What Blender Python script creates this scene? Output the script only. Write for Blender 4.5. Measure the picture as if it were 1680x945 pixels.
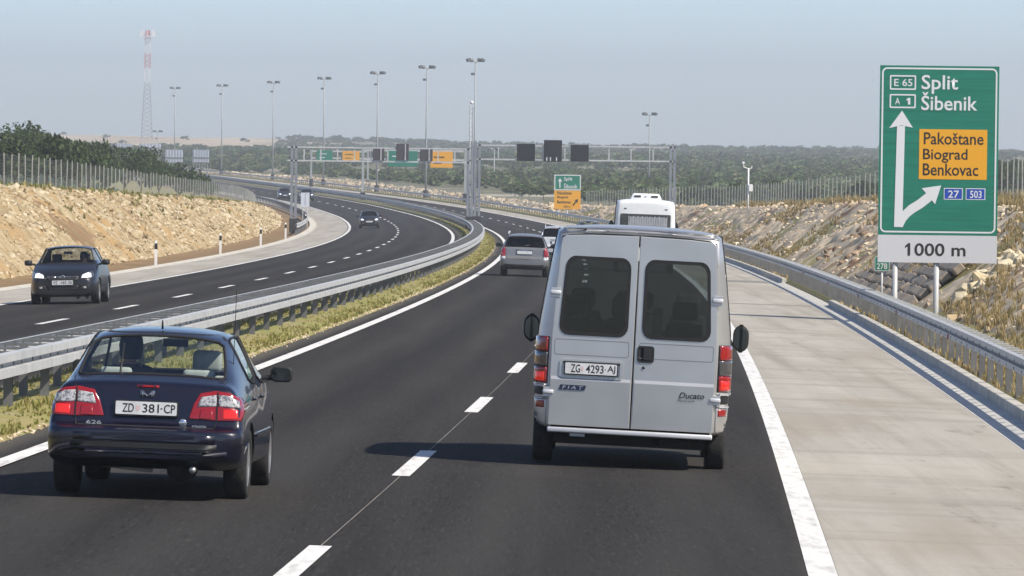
import bpy, bmesh, math, random
import numpy as np
from mathutils import Vector, Matrix, noise
from mathutils.bvhtree import BVHTree
R = math.radians
random.seed(7); rng = np.random.default_rng(7)
scene = bpy.context.scene
for o in list(bpy.data.objects): bpy.data.objects.remove(o)
C = scene.collection

# ------------------------------------------------------------ camera, sky, sun, exposure
CAMZ = 10.0; HAZE = 0.00027
cam = bpy.data.cameras.new('camera'); camo = bpy.data.objects.new('camera', cam); C.objects.link(camo)
cam.sensor_width = 36; cam.lens = 10047/1680*36; cam.clip_start = 1; cam.clip_end = 20000
camo.matrix_world = Matrix.Translation((0,0,CAMZ)) @ Matrix.Rotation(math.pi/2-0.02334,4,'X') @ Matrix.Rotation(0.0122,4,'Z')
scene.camera = camo
SUN_EL = R(45); SUN_AZ = math.atan2(0.84,-0.54)          # azimuth clockwise from +Y: to the right and behind the camera
sun_dir = Vector((math.sin(SUN_AZ)*math.cos(SUN_EL), math.cos(SUN_AZ)*math.cos(SUN_EL), math.sin(SUN_EL)))
world = bpy.data.worlds.new('World'); scene.world = world; world.use_nodes = True
wn = world.node_tree; wn.nodes.clear()
sky = wn.nodes.new('ShaderNodeTexSky'); sky.sky_type = 'NISHITA'; sky.sun_disc = False
sky.sun_elevation = SUN_EL; sky.sun_rotation = SUN_AZ; sky.altitude = 100; sky.air_density = 0.55; sky.dust_density = 0.45; sky.ozone_density = 2.1
bg = wn.nodes.new('ShaderNodeBackground'); bg.inputs['Strength'].default_value = 0.145
wo = wn.nodes.new('ShaderNodeOutputWorld')
wn.links.new(sky.outputs[0], bg.inputs[0]); wn.links.new(bg.outputs[0], wo.inputs[0])
sl = bpy.data.lights.new('sun','SUN'); sl.energy = 4.9; sl.angle = R(0.6); sl.color = (1.0,0.92,0.80)
slo = bpy.data.objects.new('sun', sl); C.objects.link(slo); slo.location = (60,-40,80)
slo.rotation_euler = sun_dir.to_track_quat('Z','Y').to_euler()
scene.view_settings.view_transform = 'Standard'; scene.view_settings.look = 'None'
scene.view_settings.exposure = 0.3; scene.view_settings.gamma = 1.0; scene.view_settings.use_curve_mapping = False
scene.render.engine = 'CYCLES'
scene.render.resolution_x = 1024; scene.render.resolution_y = 576
try:
    scene.cycles.max_bounces = 8; scene.cycles.transparent_max_bounces = 16; scene.cycles.volume_bounces = 0
except Exception: pass

# ------------------------------------------------------------ materials
def mat(name, col, rough=0.7, col2=None, scale=5.0, detail=6.0, bump=0.0, bscale=None, metal=0.0, spec=0.5,
        coat=0.0, island=None, mixamt=1.0, stretch=(1,1,1), emit=None, ramp=(0.35,0.65), col3=None, scale3=0.3, ramp3=(0.5,0.62)):
    m = bpy.data.materials.new(name); m.use_nodes = True
    nt = m.node_tree; b = nt.nodes['Principled BSDF']; L = nt.links.new
    c4 = lambda c: (c[0],c[1],c[2],1)
    b.inputs['Base Color'].default_value = c4(col)
    b.inputs['Roughness'].default_value = rough; b.inputs['Metallic'].default_value = metal
    b.inputs['Specular IOR Level'].default_value = spec; b.inputs['Coat Weight'].default_value = coat; b.inputs['Coat Roughness'].default_value = 0.04
    geo = nt.nodes.new('ShaderNodeNewGeometry')
    mp = nt.nodes.new('ShaderNodeMapping'); mp.inputs['Scale'].default_value = stretch
    L(geo.outputs['Position'], mp.inputs['Vector'])
    out = None
    if col2 is not None:
        n = nt.nodes.new('ShaderNodeTexNoise'); n.inputs['Scale'].default_value = scale; n.inputs['Detail'].default_value = detail
        L(mp.outputs[0], n.inputs['Vector'])
        r = nt.nodes.new('ShaderNodeValToRGB'); r.color_ramp.elements[0].position = ramp[0]; r.color_ramp.elements[1].position = ramp[1]
        r.color_ramp.elements[0].color = c4(col); r.color_ramp.elements[1].color = c4(col2)
        L(n.outputs['Fac'], r.inputs[0]); out = r.outputs[0]
    if col3 is not None:
        n = nt.nodes.new('ShaderNodeTexNoise'); n.inputs['Scale'].default_value = scale3; n.inputs['Detail'].default_value = 5
        L(mp.outputs[0], n.inputs['Vector'])
        r = nt.nodes.new('ShaderNodeMapRange'); r.inputs[1].default_value = ramp3[0]; r.inputs[2].default_value = ramp3[1]
        L(n.outputs['Fac'], r.inputs[0])
        mx = nt.nodes.new('ShaderNodeMix'); mx.data_type = 'RGBA'; L(r.outputs[0], mx.inputs[0]); L(out, mx.inputs[6]); mx.inputs[7].default_value = c4(col3)
        out = mx.outputs[2]
    if island is not None:
        r = nt.nodes.new('ShaderNodeValToRGB'); els = r.color_ramp.elements
        els[0].color = c4(island[0]); els[1].color = c4(island[-1])
        for i, c in enumerate(island[1:-1]):
            e = els.new((i+1)/(len(island)-1)); e.color = c4(c)
        L(geo.outputs['Random Per Island'], r.inputs[0])
        if out is None: out = r.outputs[0]
        else:
            mx = nt.nodes.new('ShaderNodeMix'); mx.data_type = 'RGBA'; mx.inputs[0].default_value = mixamt
            L(out, mx.inputs[6]); L(r.outputs[0], mx.inputs[7]); out = mx.outputs[2]
    if out is not None: L(out, b.inputs['Base Color'])
    if bump > 0:
        n = nt.nodes.new('ShaderNodeTexNoise'); n.inputs['Scale'].default_value = bscale or scale*4; n.inputs['Detail'].default_value = 4
        L(geo.outputs['Position'], n.inputs['Vector'])
        bp = nt.nodes.new('ShaderNodeBump'); bp.inputs['Strength'].default_value = bump; bp.inputs['Distance'].default_value = 0.02
        L(n.outputs['Fac'], bp.inputs['Height']); L(bp.outputs[0], b.inputs['Normal'])
    if emit:
        b.inputs['Emission Color'].default_value = c4(emit[0]); b.inputs['Emission Strength'].default_value = emit[1]
    return m
def glass(name, tint=(0.5,0.55,0.55), fres=1.33, rough=0.02, gl=(1,1,1)):
    m = bpy.data.materials.new(name); m.use_nodes = True; nt = m.node_tree; nt.nodes.clear(); L = nt.links.new
    t = nt.nodes.new('ShaderNodeBsdfTransparent'); t.inputs[0].default_value = (*tint,1)
    g = nt.nodes.new('ShaderNodeBsdfGlossy'); g.inputs['Roughness'].default_value = rough; g.inputs[0].default_value = (*gl,1)
    lw = nt.nodes.new('ShaderNodeLayerWeight'); pw = nt.nodes.new('ShaderNodeMath'); pw.operation = 'POWER'; pw.inputs[1].default_value = 5.0
    L(lw.outputs['Facing'], pw.inputs[0]); f = nt.nodes.new('ShaderNodeMath'); f.operation = 'MULTIPLY_ADD'; f.inputs[1].default_value = 0.9; f.inputs[2].default_value = ((fres-1)/(fres+1))**2*1.6; f.use_clamp = True
    L(pw.outputs[0], f.inputs[0])
    mx = nt.nodes.new('ShaderNodeMixShader'); o = nt.nodes.new('ShaderNodeOutputMaterial')
    L(f.outputs[0], mx.inputs[0]); L(t.outputs[0], mx.inputs[1]); L(g.outputs[0], mx.inputs[2]); L(mx.outputs[0], o.inputs[0])
    return m
def leafmat(name, cols):
    m = mat(name, cols[0], 0.6, island=cols, spec=0.25)
    nt = m.node_tree; b = nt.nodes['Principled BSDF']; L = nt.links.new
    tr = nt.nodes.new('ShaderNodeBsdfTranslucent'); mx = nt.nodes.new('ShaderNodeMixShader'); mx.inputs[0].default_value = 0.3
    src = b.inputs['Base Color'].links[0].from_socket
    L(src, tr.inputs[0]); o = nt.nodes['Material Output']
    L(b.outputs[0], mx.inputs[1]); L(tr.outputs[0], mx.inputs[2]); L(mx.outputs[0], o.inputs[0])
    return m

M = {}
def surf(name, layers, rough=0.9, spec=0.25, bump=0.3, bscale=50, tracks=None):
    """Layered ground colour: each layer is (colour, stretch, scale, lo, hi, amount) blended over the one before."""
    m = bpy.data.materials.new(name); m.use_nodes = True; nt = m.node_tree; b = nt.nodes['Principled BSDF']; L = nt.links.new
    b.inputs['Roughness'].default_value = rough; b.inputs['Specular IOR Level'].default_value = spec
    geo = nt.nodes.new('ShaderNodeNewGeometry'); out = None
    for (c, st, sc, lo, hi, amt) in layers:
        if out is None:
            rgb = nt.nodes.new('ShaderNodeRGB'); rgb.outputs[0].default_value = (*c,1); out = rgb.outputs[0]; continue
        mp = nt.nodes.new('ShaderNodeMapping'); mp.inputs['Scale'].default_value = st; mp.inputs['Location'].default_value = (sc*3.1,sc*1.7,0); L(geo.outputs['Position'], mp.inputs['Vector'])
        n = nt.nodes.new('ShaderNodeTexNoise'); n.inputs['Scale'].default_value = sc; n.inputs['Detail'].default_value = 6; n.inputs['Roughness'].default_value = 0.6; L(mp.outputs[0], n.inputs['Vector'])
        r = nt.nodes.new('ShaderNodeMapRange'); r.inputs[1].default_value = lo; r.inputs[2].default_value = hi; r.inputs[4].default_value = amt; L(n.outputs['Fac'], r.inputs[0])
        mx = nt.nodes.new('ShaderNodeMix'); mx.data_type = 'RGBA'; L(r.outputs[0], mx.inputs[0]); L(out, mx.inputs[6]); mx.inputs[7].default_value = (*c,1); out = mx.outputs[2]
    if tracks:                                             # polished wheel tracks and dusty edges, by distance across the road
        at = nt.nodes.new('ShaderNodeAttribute'); at.attribute_name = 'off'
        nz = nt.nodes.new('ShaderNodeTexNoise'); nz.inputs['Scale'].default_value = 0.9; nz.inputs['Detail'].default_value = 5
        mp = nt.nodes.new('ShaderNodeMapping'); mp.inputs['Scale'].default_value = (1,.12,1); L(geo.outputs['Position'], mp.inputs['Vector']); L(mp.outputs[0], nz.inputs['Vector'])
        for (cen, wid, amt, c) in tracks:
            sb = nt.nodes.new('ShaderNodeMath'); sb.operation = 'SUBTRACT'; L(at.outputs['Fac'], sb.inputs[0]); sb.inputs[1].default_value = cen
            ab = nt.nodes.new('ShaderNodeMath'); ab.operation = 'ABSOLUTE'; L(sb.outputs[0], ab.inputs[0])
            r = nt.nodes.new('ShaderNodeMapRange'); r.interpolation_type = 'SMOOTHSTEP'; r.inputs[1].default_value = 0; r.inputs[2].default_value = wid; r.inputs[3].default_value = amt; r.inputs[4].default_value = 0; L(ab.outputs[0], r.inputs[0])
            ml = nt.nodes.new('ShaderNodeMath'); ml.operation = 'MULTIPLY'; L(r.outputs[0], ml.inputs[0]); L(nz.outputs['Fac'], ml.inputs[1])
            mx = nt.nodes.new('ShaderNodeMix'); mx.data_type = 'RGBA'; L(ml.outputs[0], mx.inputs[0]); L(out, mx.inputs[6]); mx.inputs[7].default_value = (*c,1); out = mx.outputs[2]
    L(out, b.inputs['Base Color'])
    n = nt.nodes.new('ShaderNodeTexNoise'); n.inputs['Scale'].default_value = bscale; L(geo.outputs['Position'], n.inputs['Vector'])
    bp = nt.nodes.new('ShaderNodeBump'); bp.inputs['Strength'].default_value = bump; bp.inputs['Distance'].default_value = 0.01; L(n.outputs['Fac'], bp.inputs['Height']); L(bp.outputs[0], b.inputs['Normal'])
    return m
def lay(*a): return [(a[0],(1,1,1),1,0,1,1)]+list(a[1:])
M['asphalt'] = surf('asphalt', lay((0.031,0.0295,0.028), ((0.052,0.049,0.046),(1,1,1),38,.46,.70,.8), ((0.016,0.0155,0.015),(1,1,1),55,.50,.72,.75), ((0.075,0.071,0.066),(1,.05,1),34,.55,.72,.60), ((0.012,0.0115,0.011),(1,.05,1),27,.54,.70,.65), ((0.054,0.051,0.047),(1.1,.02,1),1.0,.45,.7,.6), ((0.022,0.021,0.020),(1.6,.03,1),1.3,.55,.75,.5), ((0.062,0.057,0.052),(1.2,.6,1),.35,.60,.85,.45)), .9, .08, .5, 70, tracks=[(c,.5,.6,(0.066,0.063,0.058)) for c in (1.1,2.65,4.85,6.4)]+[(c,.28,.5,(0.018,0.0175,0.017)) for c in (1.88,5.62)]+[(c,.35,.8,(0.17,0.155,0.13)) for c in (-.5,7.62)])
M['concrete'] = surf('shoulder concrete', lay((0.365,0.342,0.30), ((0.46,0.437,0.39),(1.3,.10,1),.8,.40,.66,.85), ((0.27,0.25,0.215),(.25,1.6,1),.55,.50,.70,.65), ((0.255,0.235,0.20),(2.2,.035,1),.9,.50,.68,.75), ((0.46,0.43,0.375),(1,1,1),22,.5,.72,.5), ((0.22,0.198,0.166),(1,1,1),30,.56,.74,.55), ((0.16,0.145,0.125),(3.0,.5,1),.9,.62,.74,.6), ((0.30,0.255,0.195),(1,.2,1),.3,.5,.7,.6)), .9, .12, .35, 40)
M['concrete_lt'] = mat('light concrete', (0.50,0.47,0.40), 0.9, (0.60,0.57,0.50), 1.3, 8, bump=0.2, bscale=30, spec=0.25, col3=(0.42,0.40,0.36), scale3=0.9, ramp3=(0.55,0.8))
M['gutter'] = mat('gutter concrete', (0.50,0.49,0.46), 0.9, (0.64,0.62,0.57), 2.0, 8, bump=0.2, bscale=30, spec=0.25)
M['kerb'] = mat('kerb concrete', (0.42,0.405,0.37), 0.9, (0.55,0.53,0.48), 2.5, 8, bump=0.3, bscale=25, spec=0.25, col3=(0.3,0.28,0.25), scale3=1.4, ramp3=(0.52,0.8))
M['paint'] = mat('road paint', (0.70,0.695,0.67), 0.7, (0.42,0.41,0.39), 9, 8, bump=0.2, bscale=50, ramp=(0.50,0.78), spec=0.1, stretch=(1,.15,1))
M['soil'] = mat('soil', (0.19,0.115,0.055), 0.95, (0.29,0.195,0.105), 0.9, 10, bump=0.6, bscale=8, spec=0.2, col3=(0.17,0.14,0.06), scale3=0.5, ramp3=(0.5,0.7))
M['verge'] = mat('verge ground', (0.31,0.25,0.115), 0.95, (0.24,0.245,0.075), 0.7, 10, bump=0.6, bscale=10, spec=0.2, col3=(0.34,0.29,0.2), scale3=1.2, ramp3=(0.55,0.7))
M['karst'] = mat('karst ground', (0.20,0.185,0.12), 0.95, (0.10,0.105,0.055), 0.03, 12, bump=0.5, bscale=0.5, spec=0.2, col3=(0.50,0.45,0.36), scale3=0.012, ramp3=(0.56,0.66))
M['rockface'] = mat('rock face', (0.28,0.205,0.105), 0.95, (0.45,0.37,0.235), 1.2, 12, bump=1.0, bscale=3, spec=0.2, col3=(0.37,0.24,0.105), scale3=0.25, ramp3=(0.5,0.66))
M['rockface_r'] = mat('grey rock face', (0.50,0.385,0.245), 0.95, (0.68,0.575,0.42), 1.2, 12, bump=1.0, bscale=3, spec=0.2, col3=(0.22,0.12,0.07), scale3=0.28, ramp3=(0.54,0.68))
rk_l = [(0.21,0.15,0.075),(0.39,0.315,0.19),(0.57,0.50,0.355),(0.29,0.215,0.11),(0.47,0.39,0.245),(0.63,0.57,0.43)]
rk_r = [(0.42,0.31,0.19),(0.58,0.47,0.32),(0.70,0.61,0.46),(0.42,0.31,0.18),(0.60,0.49,0.33),(0.76,0.69,0.55)]
M['rock_l'] = mat('ochre limestone', rk_l[0], 0.95, (0.62,0.5,0.33), 3.0, 8, bump=0.6, bscale=12, island=rk_l, mixamt=0.72, spec=0.2, col3=(0.46,0.30,0.125), scale3=0.13, ramp3=(0.52,0.7))
M['rock_r'] = mat('pale limestone', rk_r[0], 0.95, (0.6,0.52,0.4), 3.0, 8, bump=0.6, bscale=12, island=rk_r, mixamt=0.75, spec=0.2, col3=(0.33,0.17,0.09), scale3=0.2, ramp3=(0.55,0.72))
M['zinc'] = mat('galvanised steel', (0.42,0.43,0.435), 0.55, (0.52,0.53,0.53), 3.0, 8, metal=0.15, spec=0.5, bump=0.05, bscale=30)
M['zinc_dk'] = mat('dull galvanised steel', (0.13,0.133,0.136), 0.65, (0.18,0.183,0.186), 3.0, 8, metal=0.2)
M['grey_paint'] = mat('grey gantry paint', (0.22,0.24,0.27), 0.5, (0.28,0.3,0.33), 1.0, 6, metal=0.3)
M['pole'] = mat('pole steel', (0.30,0.32,0.325), 0.6, (0.36,0.38,0.38), 1.0, 6, metal=0.1)
M['dark_paint'] = mat('dark base paint', (0.03,0.03,0.032), 0.7)
M['bulb_head'] = mat('floodlight housing', (0.10,0.11,0.12), 0.5)
M['black'] = mat('black matt panel', (0.012,0.012,0.016), 0.6)
M['sgreen'] = mat('sign green', (0.004,0.150,0.095), 0.5, (0.007,0.185,0.12), 2.5, 8, stretch=(.35,1,4))
M['swhite'] = mat('sign white', (0.66,0.67,0.68), 0.5)
M['spale'] = mat('sign pale panel', (0.56,0.57,0.60), 0.5)
M['sorange'] = mat('sign amber', (0.72,0.34,0.010), 0.5)
M['sblue'] = mat('sign blue', (0.012,0.06,0.35), 0.5)
M['sblack'] = mat('sign black', (0.015,0.014,0.012), 0.6)
M['signback'] = mat('sign back aluminium', (0.50,0.55,0.62), 0.5, (0.58,0.62,0.68), 2, 4)
M['post_white'] = mat('white plastic', (0.78,0.78,0.76), 0.5)
M['red_paint'] = mat('red tower paint', (0.50,0.06,0.04), 0.6)
M['white_paint'] = mat('white tower paint', (0.75,0.75,0.75), 0.6)
M['fencepost'] = mat('concrete fence post', (0.30,0.30,0.27), 0.9, (0.4,0.39,0.35), 4, 5)
M['wire'] = mat('fence wire', (0.30,0.32,0.31), 0.6, metal=0.3)
M['reflector'] = mat('red reflector', (0.35,0.01,0.01), 0.3)
M['grass'] = leafmat('verge grass', [(0.24,0.25,0.06),(0.38,0.31,0.12),(0.17,0.21,0.04),(0.44,0.36,0.16),(0.27,0.27,0.07),(0.34,0.30,0.11)])
M['drygrass'] = leafmat('dry grass', [(0.36,0.26,0.12),(0.45,0.34,0.17),(0.25,0.20,0.085),(0.50,0.39,0.2),(0.22,0.2,0.08)])
M['leaf_dk'] = leafmat('dark leaves', [(0.045,0.075,0.022),(0.070,0.105,0.032),(0.030,0.050,0.016),(0.10,0.13,0.045)])
M['leaf_mid'] = leafmat('scrub leaves', [(0.085,0.145,0.045),(0.12,0.18,0.06),(0.155,0.175,0.075),(0.065,0.11,0.04),(0.18,0.155,0.09)])
M['field'] = mat('dry stony field', (0.42,0.33,0.22), 0.95, (0.58,0.50,0.38), 0.02, 8, spec=0.2)
M['concrete_dk'] = mat('dark concrete', (0.19,0.18,0.16), 0.85, (0.27,0.25,0.22), 1.0, 8, spec=0.3)  # darker concrete tone for the shoulder strips and the marking guide
M['bark'] = mat('bark', (0.10,0.075,0.05), 0.9, (0.16,0.12,0.09), 6, 6)

# ------------------------------------------------------------ mesh helpers
def link(name, me, m=None, parent=None, smooth=False):
    o = bpy.data.objects.new(name, me); C.objects.link(o)
    if m is not None:
        for mm in (m if isinstance(m,(list,tuple)) else [m]): me.materials.append(M[mm] if isinstance(mm,str) else mm)
    if parent is not None: o.parent = parent
    if smooth: me.shade_smooth()
    return o
def np_mesh(name, verts, faces, midx=None):
    verts = np.asarray(verts, np.float32); faces = np.asarray(faces, np.int32)
    me = bpy.data.meshes.new(name); n, k = faces.shape
    me.vertices.add(len(verts)); me.vertices.foreach_set('co', verts.ravel())
    me.loops.add(n*k); me.loops.foreach_set('vertex_index', faces.ravel())
    me.polygons.add(n); me.polygons.foreach_set('loop_start', np.arange(n, dtype=np.int32)*k)
    if midx is not None: me.polygons.foreach_set('material_index', np.asarray(midx, np.int32))
    me.update(calc_edges=True); me.validate(); me.shade_flat(); return me
def tag(o, label=None, cat=None, group=None, kind=None):
    if label: o['label'] = label
    if cat: o['category'] = cat
    if group: o['group'] = group
    if kind: o['kind'] = kind
    return o
def empty(name, loc=(0,0,0), rot=(0,0,0)):
    o = bpy.data.objects.new(name, None); C.objects.link(o); o.location = loc; o.rotation_euler = rot; o.empty_display_size = 0.2
    return o
class MB:
    def __init__(s): s.v=[]; s.f=[]
    def add(s, v, f):
        b = len(s.v); s.v += [tuple(p) for p in v]; s.f += [tuple(i+b for i in q) for q in f]; return s
    def box(s, lo, hi):
        x0,y0,z0 = lo; x1,y1,z1 = hi
        return s.add([(x0,y0,z0),(x1,y0,z0),(x1,y1,z0),(x0,y1,z0),(x0,y0,z1),(x1,y0,z1),(x1,y1,z1),(x0,y1,z1)],
            [(0,3,2,1),(4,5,6,7),(0,1,5,4),(1,2,6,5),(2,3,7,6),(3,0,4,7)])
    def tube(s, p, q, r0, r1=None, n=8, cap=True):
        r1 = r0 if r1 is None else r1
        p = Vector(p); q = Vector(q); d = (q-p).normalized()
        a = d.orthogonal().normalized(); b = d.cross(a); v=[]; f=[]
        for c, r in ((p,r0),(q,r1)):
            for i in range(n):
                t = 2*math.pi*i/n; v.append(c + a*math.cos(t)*r + b*math.sin(t)*r)
        for i in range(n): j=(i+1)%n; f.append((i,j,n+j,n+i))
        if cap: f.append(tuple(range(n-1,-1,-1))); f.append(tuple(range(n,2*n)))
        return s.add(v,f)
    def rev(s, prof, n=24, axis='z', c=(0,0,0)):          # prof: (r, h) pairs revolved about an axis
        v=[]; f=[]
        for (r,h) in prof:
            for i in range(n):
                t = 2*math.pi*i/n; a,b = r*math.cos(t), r*math.sin(t)
                p = (a,b,h) if axis=='z' else ((h,a,b) if axis=='x' else (a,h,b))
                v.append((p[0]+c[0],p[1]+c[1],p[2]+c[2]))
        for k in range(len(prof)-1):
            for i in range(n): j=(i+1)%n; f.append((k*n+i,k*n+j,(k+1)*n+j,(k+1)*n+i))
        return s.add(v,f)
    def prism(s, pts, y0, y1):                             # polygon in XZ extruded along Y
        n=len(pts); v=[(x,y0,z) for x,z in pts]+[(x,y1,z) for x,z in pts]
        f=[tuple(range(n)), tuple(range(2*n-1,n-1,-1))]
        for i in range(n): j=(i+1)%n; f.append((j,i,n+i,n+j))
        return s.add(v,f)
    def ring(s, outer, inner, y0, y1):                     # plate with a hole, loops of equal length in XZ
        n=len(outer); v=[(x,y0,z) for x,z in outer]+[(x,y0,z) for x,z in inner]+[(x,y1,z) for x,z in outer]+[(x,y1,z) for x,z in inner]; f=[]
        for i in range(n):
            j=(i+1)%n
            f += [(i,j,n+j,n+i),(2*n+j,2*n+i,3*n+i,3*n+j),(j,i,2*n+i,2*n+j),(n+i,n+j,3*n+j,3*n+i)]
        return s.add(v,f)
    def mesh(s, name):
        me = bpy.data.meshes.new(name); me.from_pydata([tuple(p) for p in s.v], [], s.f); me.update(); return me
    def build(s, name, m, parent=None, smooth=False, recalc=True, bevel=0):
        me = s.mesh(name)
        if recalc:
            bm = bmesh.new(); bm.from_mesh(me); bmesh.ops.recalc_face_normals(bm, faces=bm.faces)
            if bevel: bmesh.ops.bevel(bm, geom=list(bm.edges), offset=bevel, segments=2, affect='EDGES', profile=0.5)
            bm.to_mesh(me); bm.free()
        return link(name, me, m, parent, smooth)
def rrect(x0,x1,z0,z1,r,n=6):
    pts=[]
    for (cx,cz,a0) in ((x1-r,z1-r,0),(x0+r,z1-r,90),(x0+r,z0+r,180),(x1-r,z0+r,270)):
        for i in range(n+1):
            a=R(a0+90*i/n); pts.append((cx+r*math.cos(a), cz+r*math.sin(a)))
    return pts
def text(s, box, m, parent, y=-0.012, name='lettering', bold=0.0, shear=0.0):
    cu = bpy.data.curves.new('t','FONT'); cu.body = s; cu.size = 1; cu.resolution_u = 3; cu.extrude = 0.0; cu.offset = bold; cu.shear = shear; cu.fill_mode='FRONT'
    o = bpy.data.objects.new('t', cu); C.objects.link(o)
    dg = bpy.context.evaluated_depsgraph_get(); dg.update()
    me = bpy.data.meshes.new_from_object(o.evaluated_get(dg)); bpy.data.objects.remove(o); bpy.data.curves.remove(cu)
    co = np.array([v.co[:] for v in me.vertices]); lo = co.min(0); hi = co.max(0)
    x0,x1,z0,z1 = box
    for v in me.vertices:
        p = v.co.copy(); v.co = (x0+(p.x-lo[0])/(hi[0]-lo[0])*(x1-x0), y, z0+(p.y-lo[1])/(hi[1]-lo[1])*(z1-z0))
    me.materials.clear(); me.update()
    return link(name, me, m, parent)

# ------------------------------------------------------------ the road's line and level
CF = 0.026; MED = 3.09
tabX = np.array([(600,-6.6),(700,-13.0),(800,-21.8),(900,-32.2),(1000,-43.3),(1100,-55.5),(1200,-69.0),(1300,-84.0),(1500,-118.0),(1800,-176),(2600,-350),(9000,-1900)])
tabD = np.array([(600,6.98),(700,7.06),(800,7.02),(900,6.95),(1000,6.8),(1200,6.3),(1500,5.6),(2600,3.0),(9000,2.0)])
def refX(Y):
    Y = np.asarray(Y, float); z = np.minimum(Y,600)/100
    a = -6.7177+3.6172*z-0.408*z**2-0.0311*z**3
    return np.where(Y<=600, a-np.where(Y>500,(Y-500)/100*0.17,0), np.interp(Y, tabX[:,0], tabX[:,1]))
def dref(Y):
    Y = np.asarray(Y, float); z = np.minimum(Y,600)/100
    a = 2.4831+0.9957*z-0.0117*z**2-0.0044*z**3
    return np.where(Y<=500, a, np.where(Y<=600, a-(Y-500)/100*0.1, np.interp(Y, tabD[:,0], tabD[:,1])))
_YS = np.arange(0, 9001, 4.0)
def _smooth(a, n):
    p = np.pad(a, n, mode='reflect', reflect_type='odd'); k = np.hanning(2*n+3)[1:-1]; k /= k.sum(); return np.convolve(p, k, 'valid')
_XS = _smooth(refX(_YS), 14); _DS = _smooth(dref(_YS), 14)
rX = lambda Y: np.interp(Y, _YS, _XS)
rZ = lambda Y: CAMZ-np.interp(Y, _YS, _DS)
def roadz(Y, off):
    off = np.asarray(off, float)
    return rZ(Y) - CF*np.maximum(off,0) - CF*np.maximum(-off-MED,0)
def P(Y, off, dz=0.0): return Vector((float(rX(Y)+off), float(Y), float(roadz(Y,off)+dz)))
def heading(Y): return float((rX(Y+8)-rX(Y-8))/16)
def grade(Y): return float((rZ(Y+8)-rZ(Y-8))/16)
def ysamp(a, b, fine=2.0):
    out=[a]; y=a
    while y < b:
        y += fine if y<320 else (fine*2 if y<700 else fine*4); out.append(min(y,b))
    return np.array(out)
def strip(name, cols, Ys, m, parent=None, kind=None, smooth=True):   # cols: list of (off, dz)
    n=len(cols); V=[]
    for (o,dz) in cols:
        V.append(np.stack([rX(Ys)+o, Ys, roadz(Ys,o)+dz],1))
    V = np.stack(V,1).reshape(-1,3); i = np.arange(len(Ys)-1)[:,None]*n; j = np.arange(n-1)[None,:]
    a = (i+j).ravel(); F = np.stack([a,a+1,a+1+n,a+n],1)
    me = np_mesh(name,V,F); at = me.attributes.new('off','FLOAT','POINT')
    oa = np.array([c[0] for c in cols],np.float32); oa = np.where(oa<-2,-oa-MED,oa)
    at.data.foreach_set('value', np.tile(oa,len(Ys)).astype(np.float32))
    o = link(name, me, m, parent, smooth)
    if kind: o['kind']=kind
    return o
HL = np.array([(0,3.2),(250,3.2),(350,2.75),(450,2.2),(520,1.7),(575,0.9),(620,0.05),(9000,0.02)])
HR = np.array([(0,3.5),(120,3.3),(150,2.7),(185,2.7),(230,3.0),(300,2.85),(400,2.35),(520,1.95),(600,1.3),(660,0.7),(800,0.75),(1000,0.9),(1150,0.4),(1300,0.05),(9000,0.02)])
hL = lambda Y: np.interp(Y,HL[:,0],HL[:,1]); hR = lambda Y: np.interp(Y,HR[:,0],HR[:,1])
TOE_L, TOE_R = -16.4, 12.9
crestL = lambda Y: TOE_L-0.3-1.15*hL(Y); crestR = lambda Y: TOE_R+0.3+1.35*hR(Y)
tabT = np.array([(0,8.3),(200,8.0),(500,6.2),(650,4.3),(800,3.7),(1200,4.2),(2000,6.4),(3000,8.9),(3400,9.0),(4500,7.5),(9000,6)])
def fbm(X,Y,s,seed):
    r = np.random.default_rng(seed); out = np.zeros_like(np.asarray(X,float))
    for k in range(5):
        for q in range(3):
            a = r.uniform(0,6.28); f = s*(1.7**k)*r.uniform(.8,1.2); out = out + np.sin((X*math.cos(a)+Y*math.sin(a))*f+r.uniform(0,6.28))/(1.6**k)
    return out/4
def sm(t): t=np.clip(t,0,1); return t*t*(3-2*t)
def terr(X,Y):
    far = np.clip((Y-900)/1500,0,1)
    return np.interp(Y,tabT[:,0],tabT[:,1]) + fbm(X,Y,0.012,3)*(0.25+1.1*far) + np.where(X<0,np.clip((Y-2300)/900,0,1)*sm(-X/150)*3.0,0)
def groundz(Y, off):
    Y=np.asarray(Y,float); off=np.asarray(off,float); X=rX(Y)+off
    base = roadz(Y,np.clip(off,-14,11)); t=terr(X,Y)
    cl=crestL(Y); cr=crestR(Y)
    zl = base+hL(Y); zr_ = base+0.1+hR(Y)
    left = np.where(off>TOE_L, base-0.02, np.where(off>cl, base-0.02+hL(Y)*(TOE_L-off)/np.maximum(TOE_L-cl,.01), zl+(t-zl)*sm((cl-off)/70)))
    right = np.where(off<TOE_R, base+0.10, np.where(off<cr, base+0.1+hR(Y)*(off-TOE_R)/np.maximum(cr-TOE_R,.01), zr_+(t-zr_)*sm((off-cr)/70)))
    return np.where(off<0,left,right)
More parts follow.
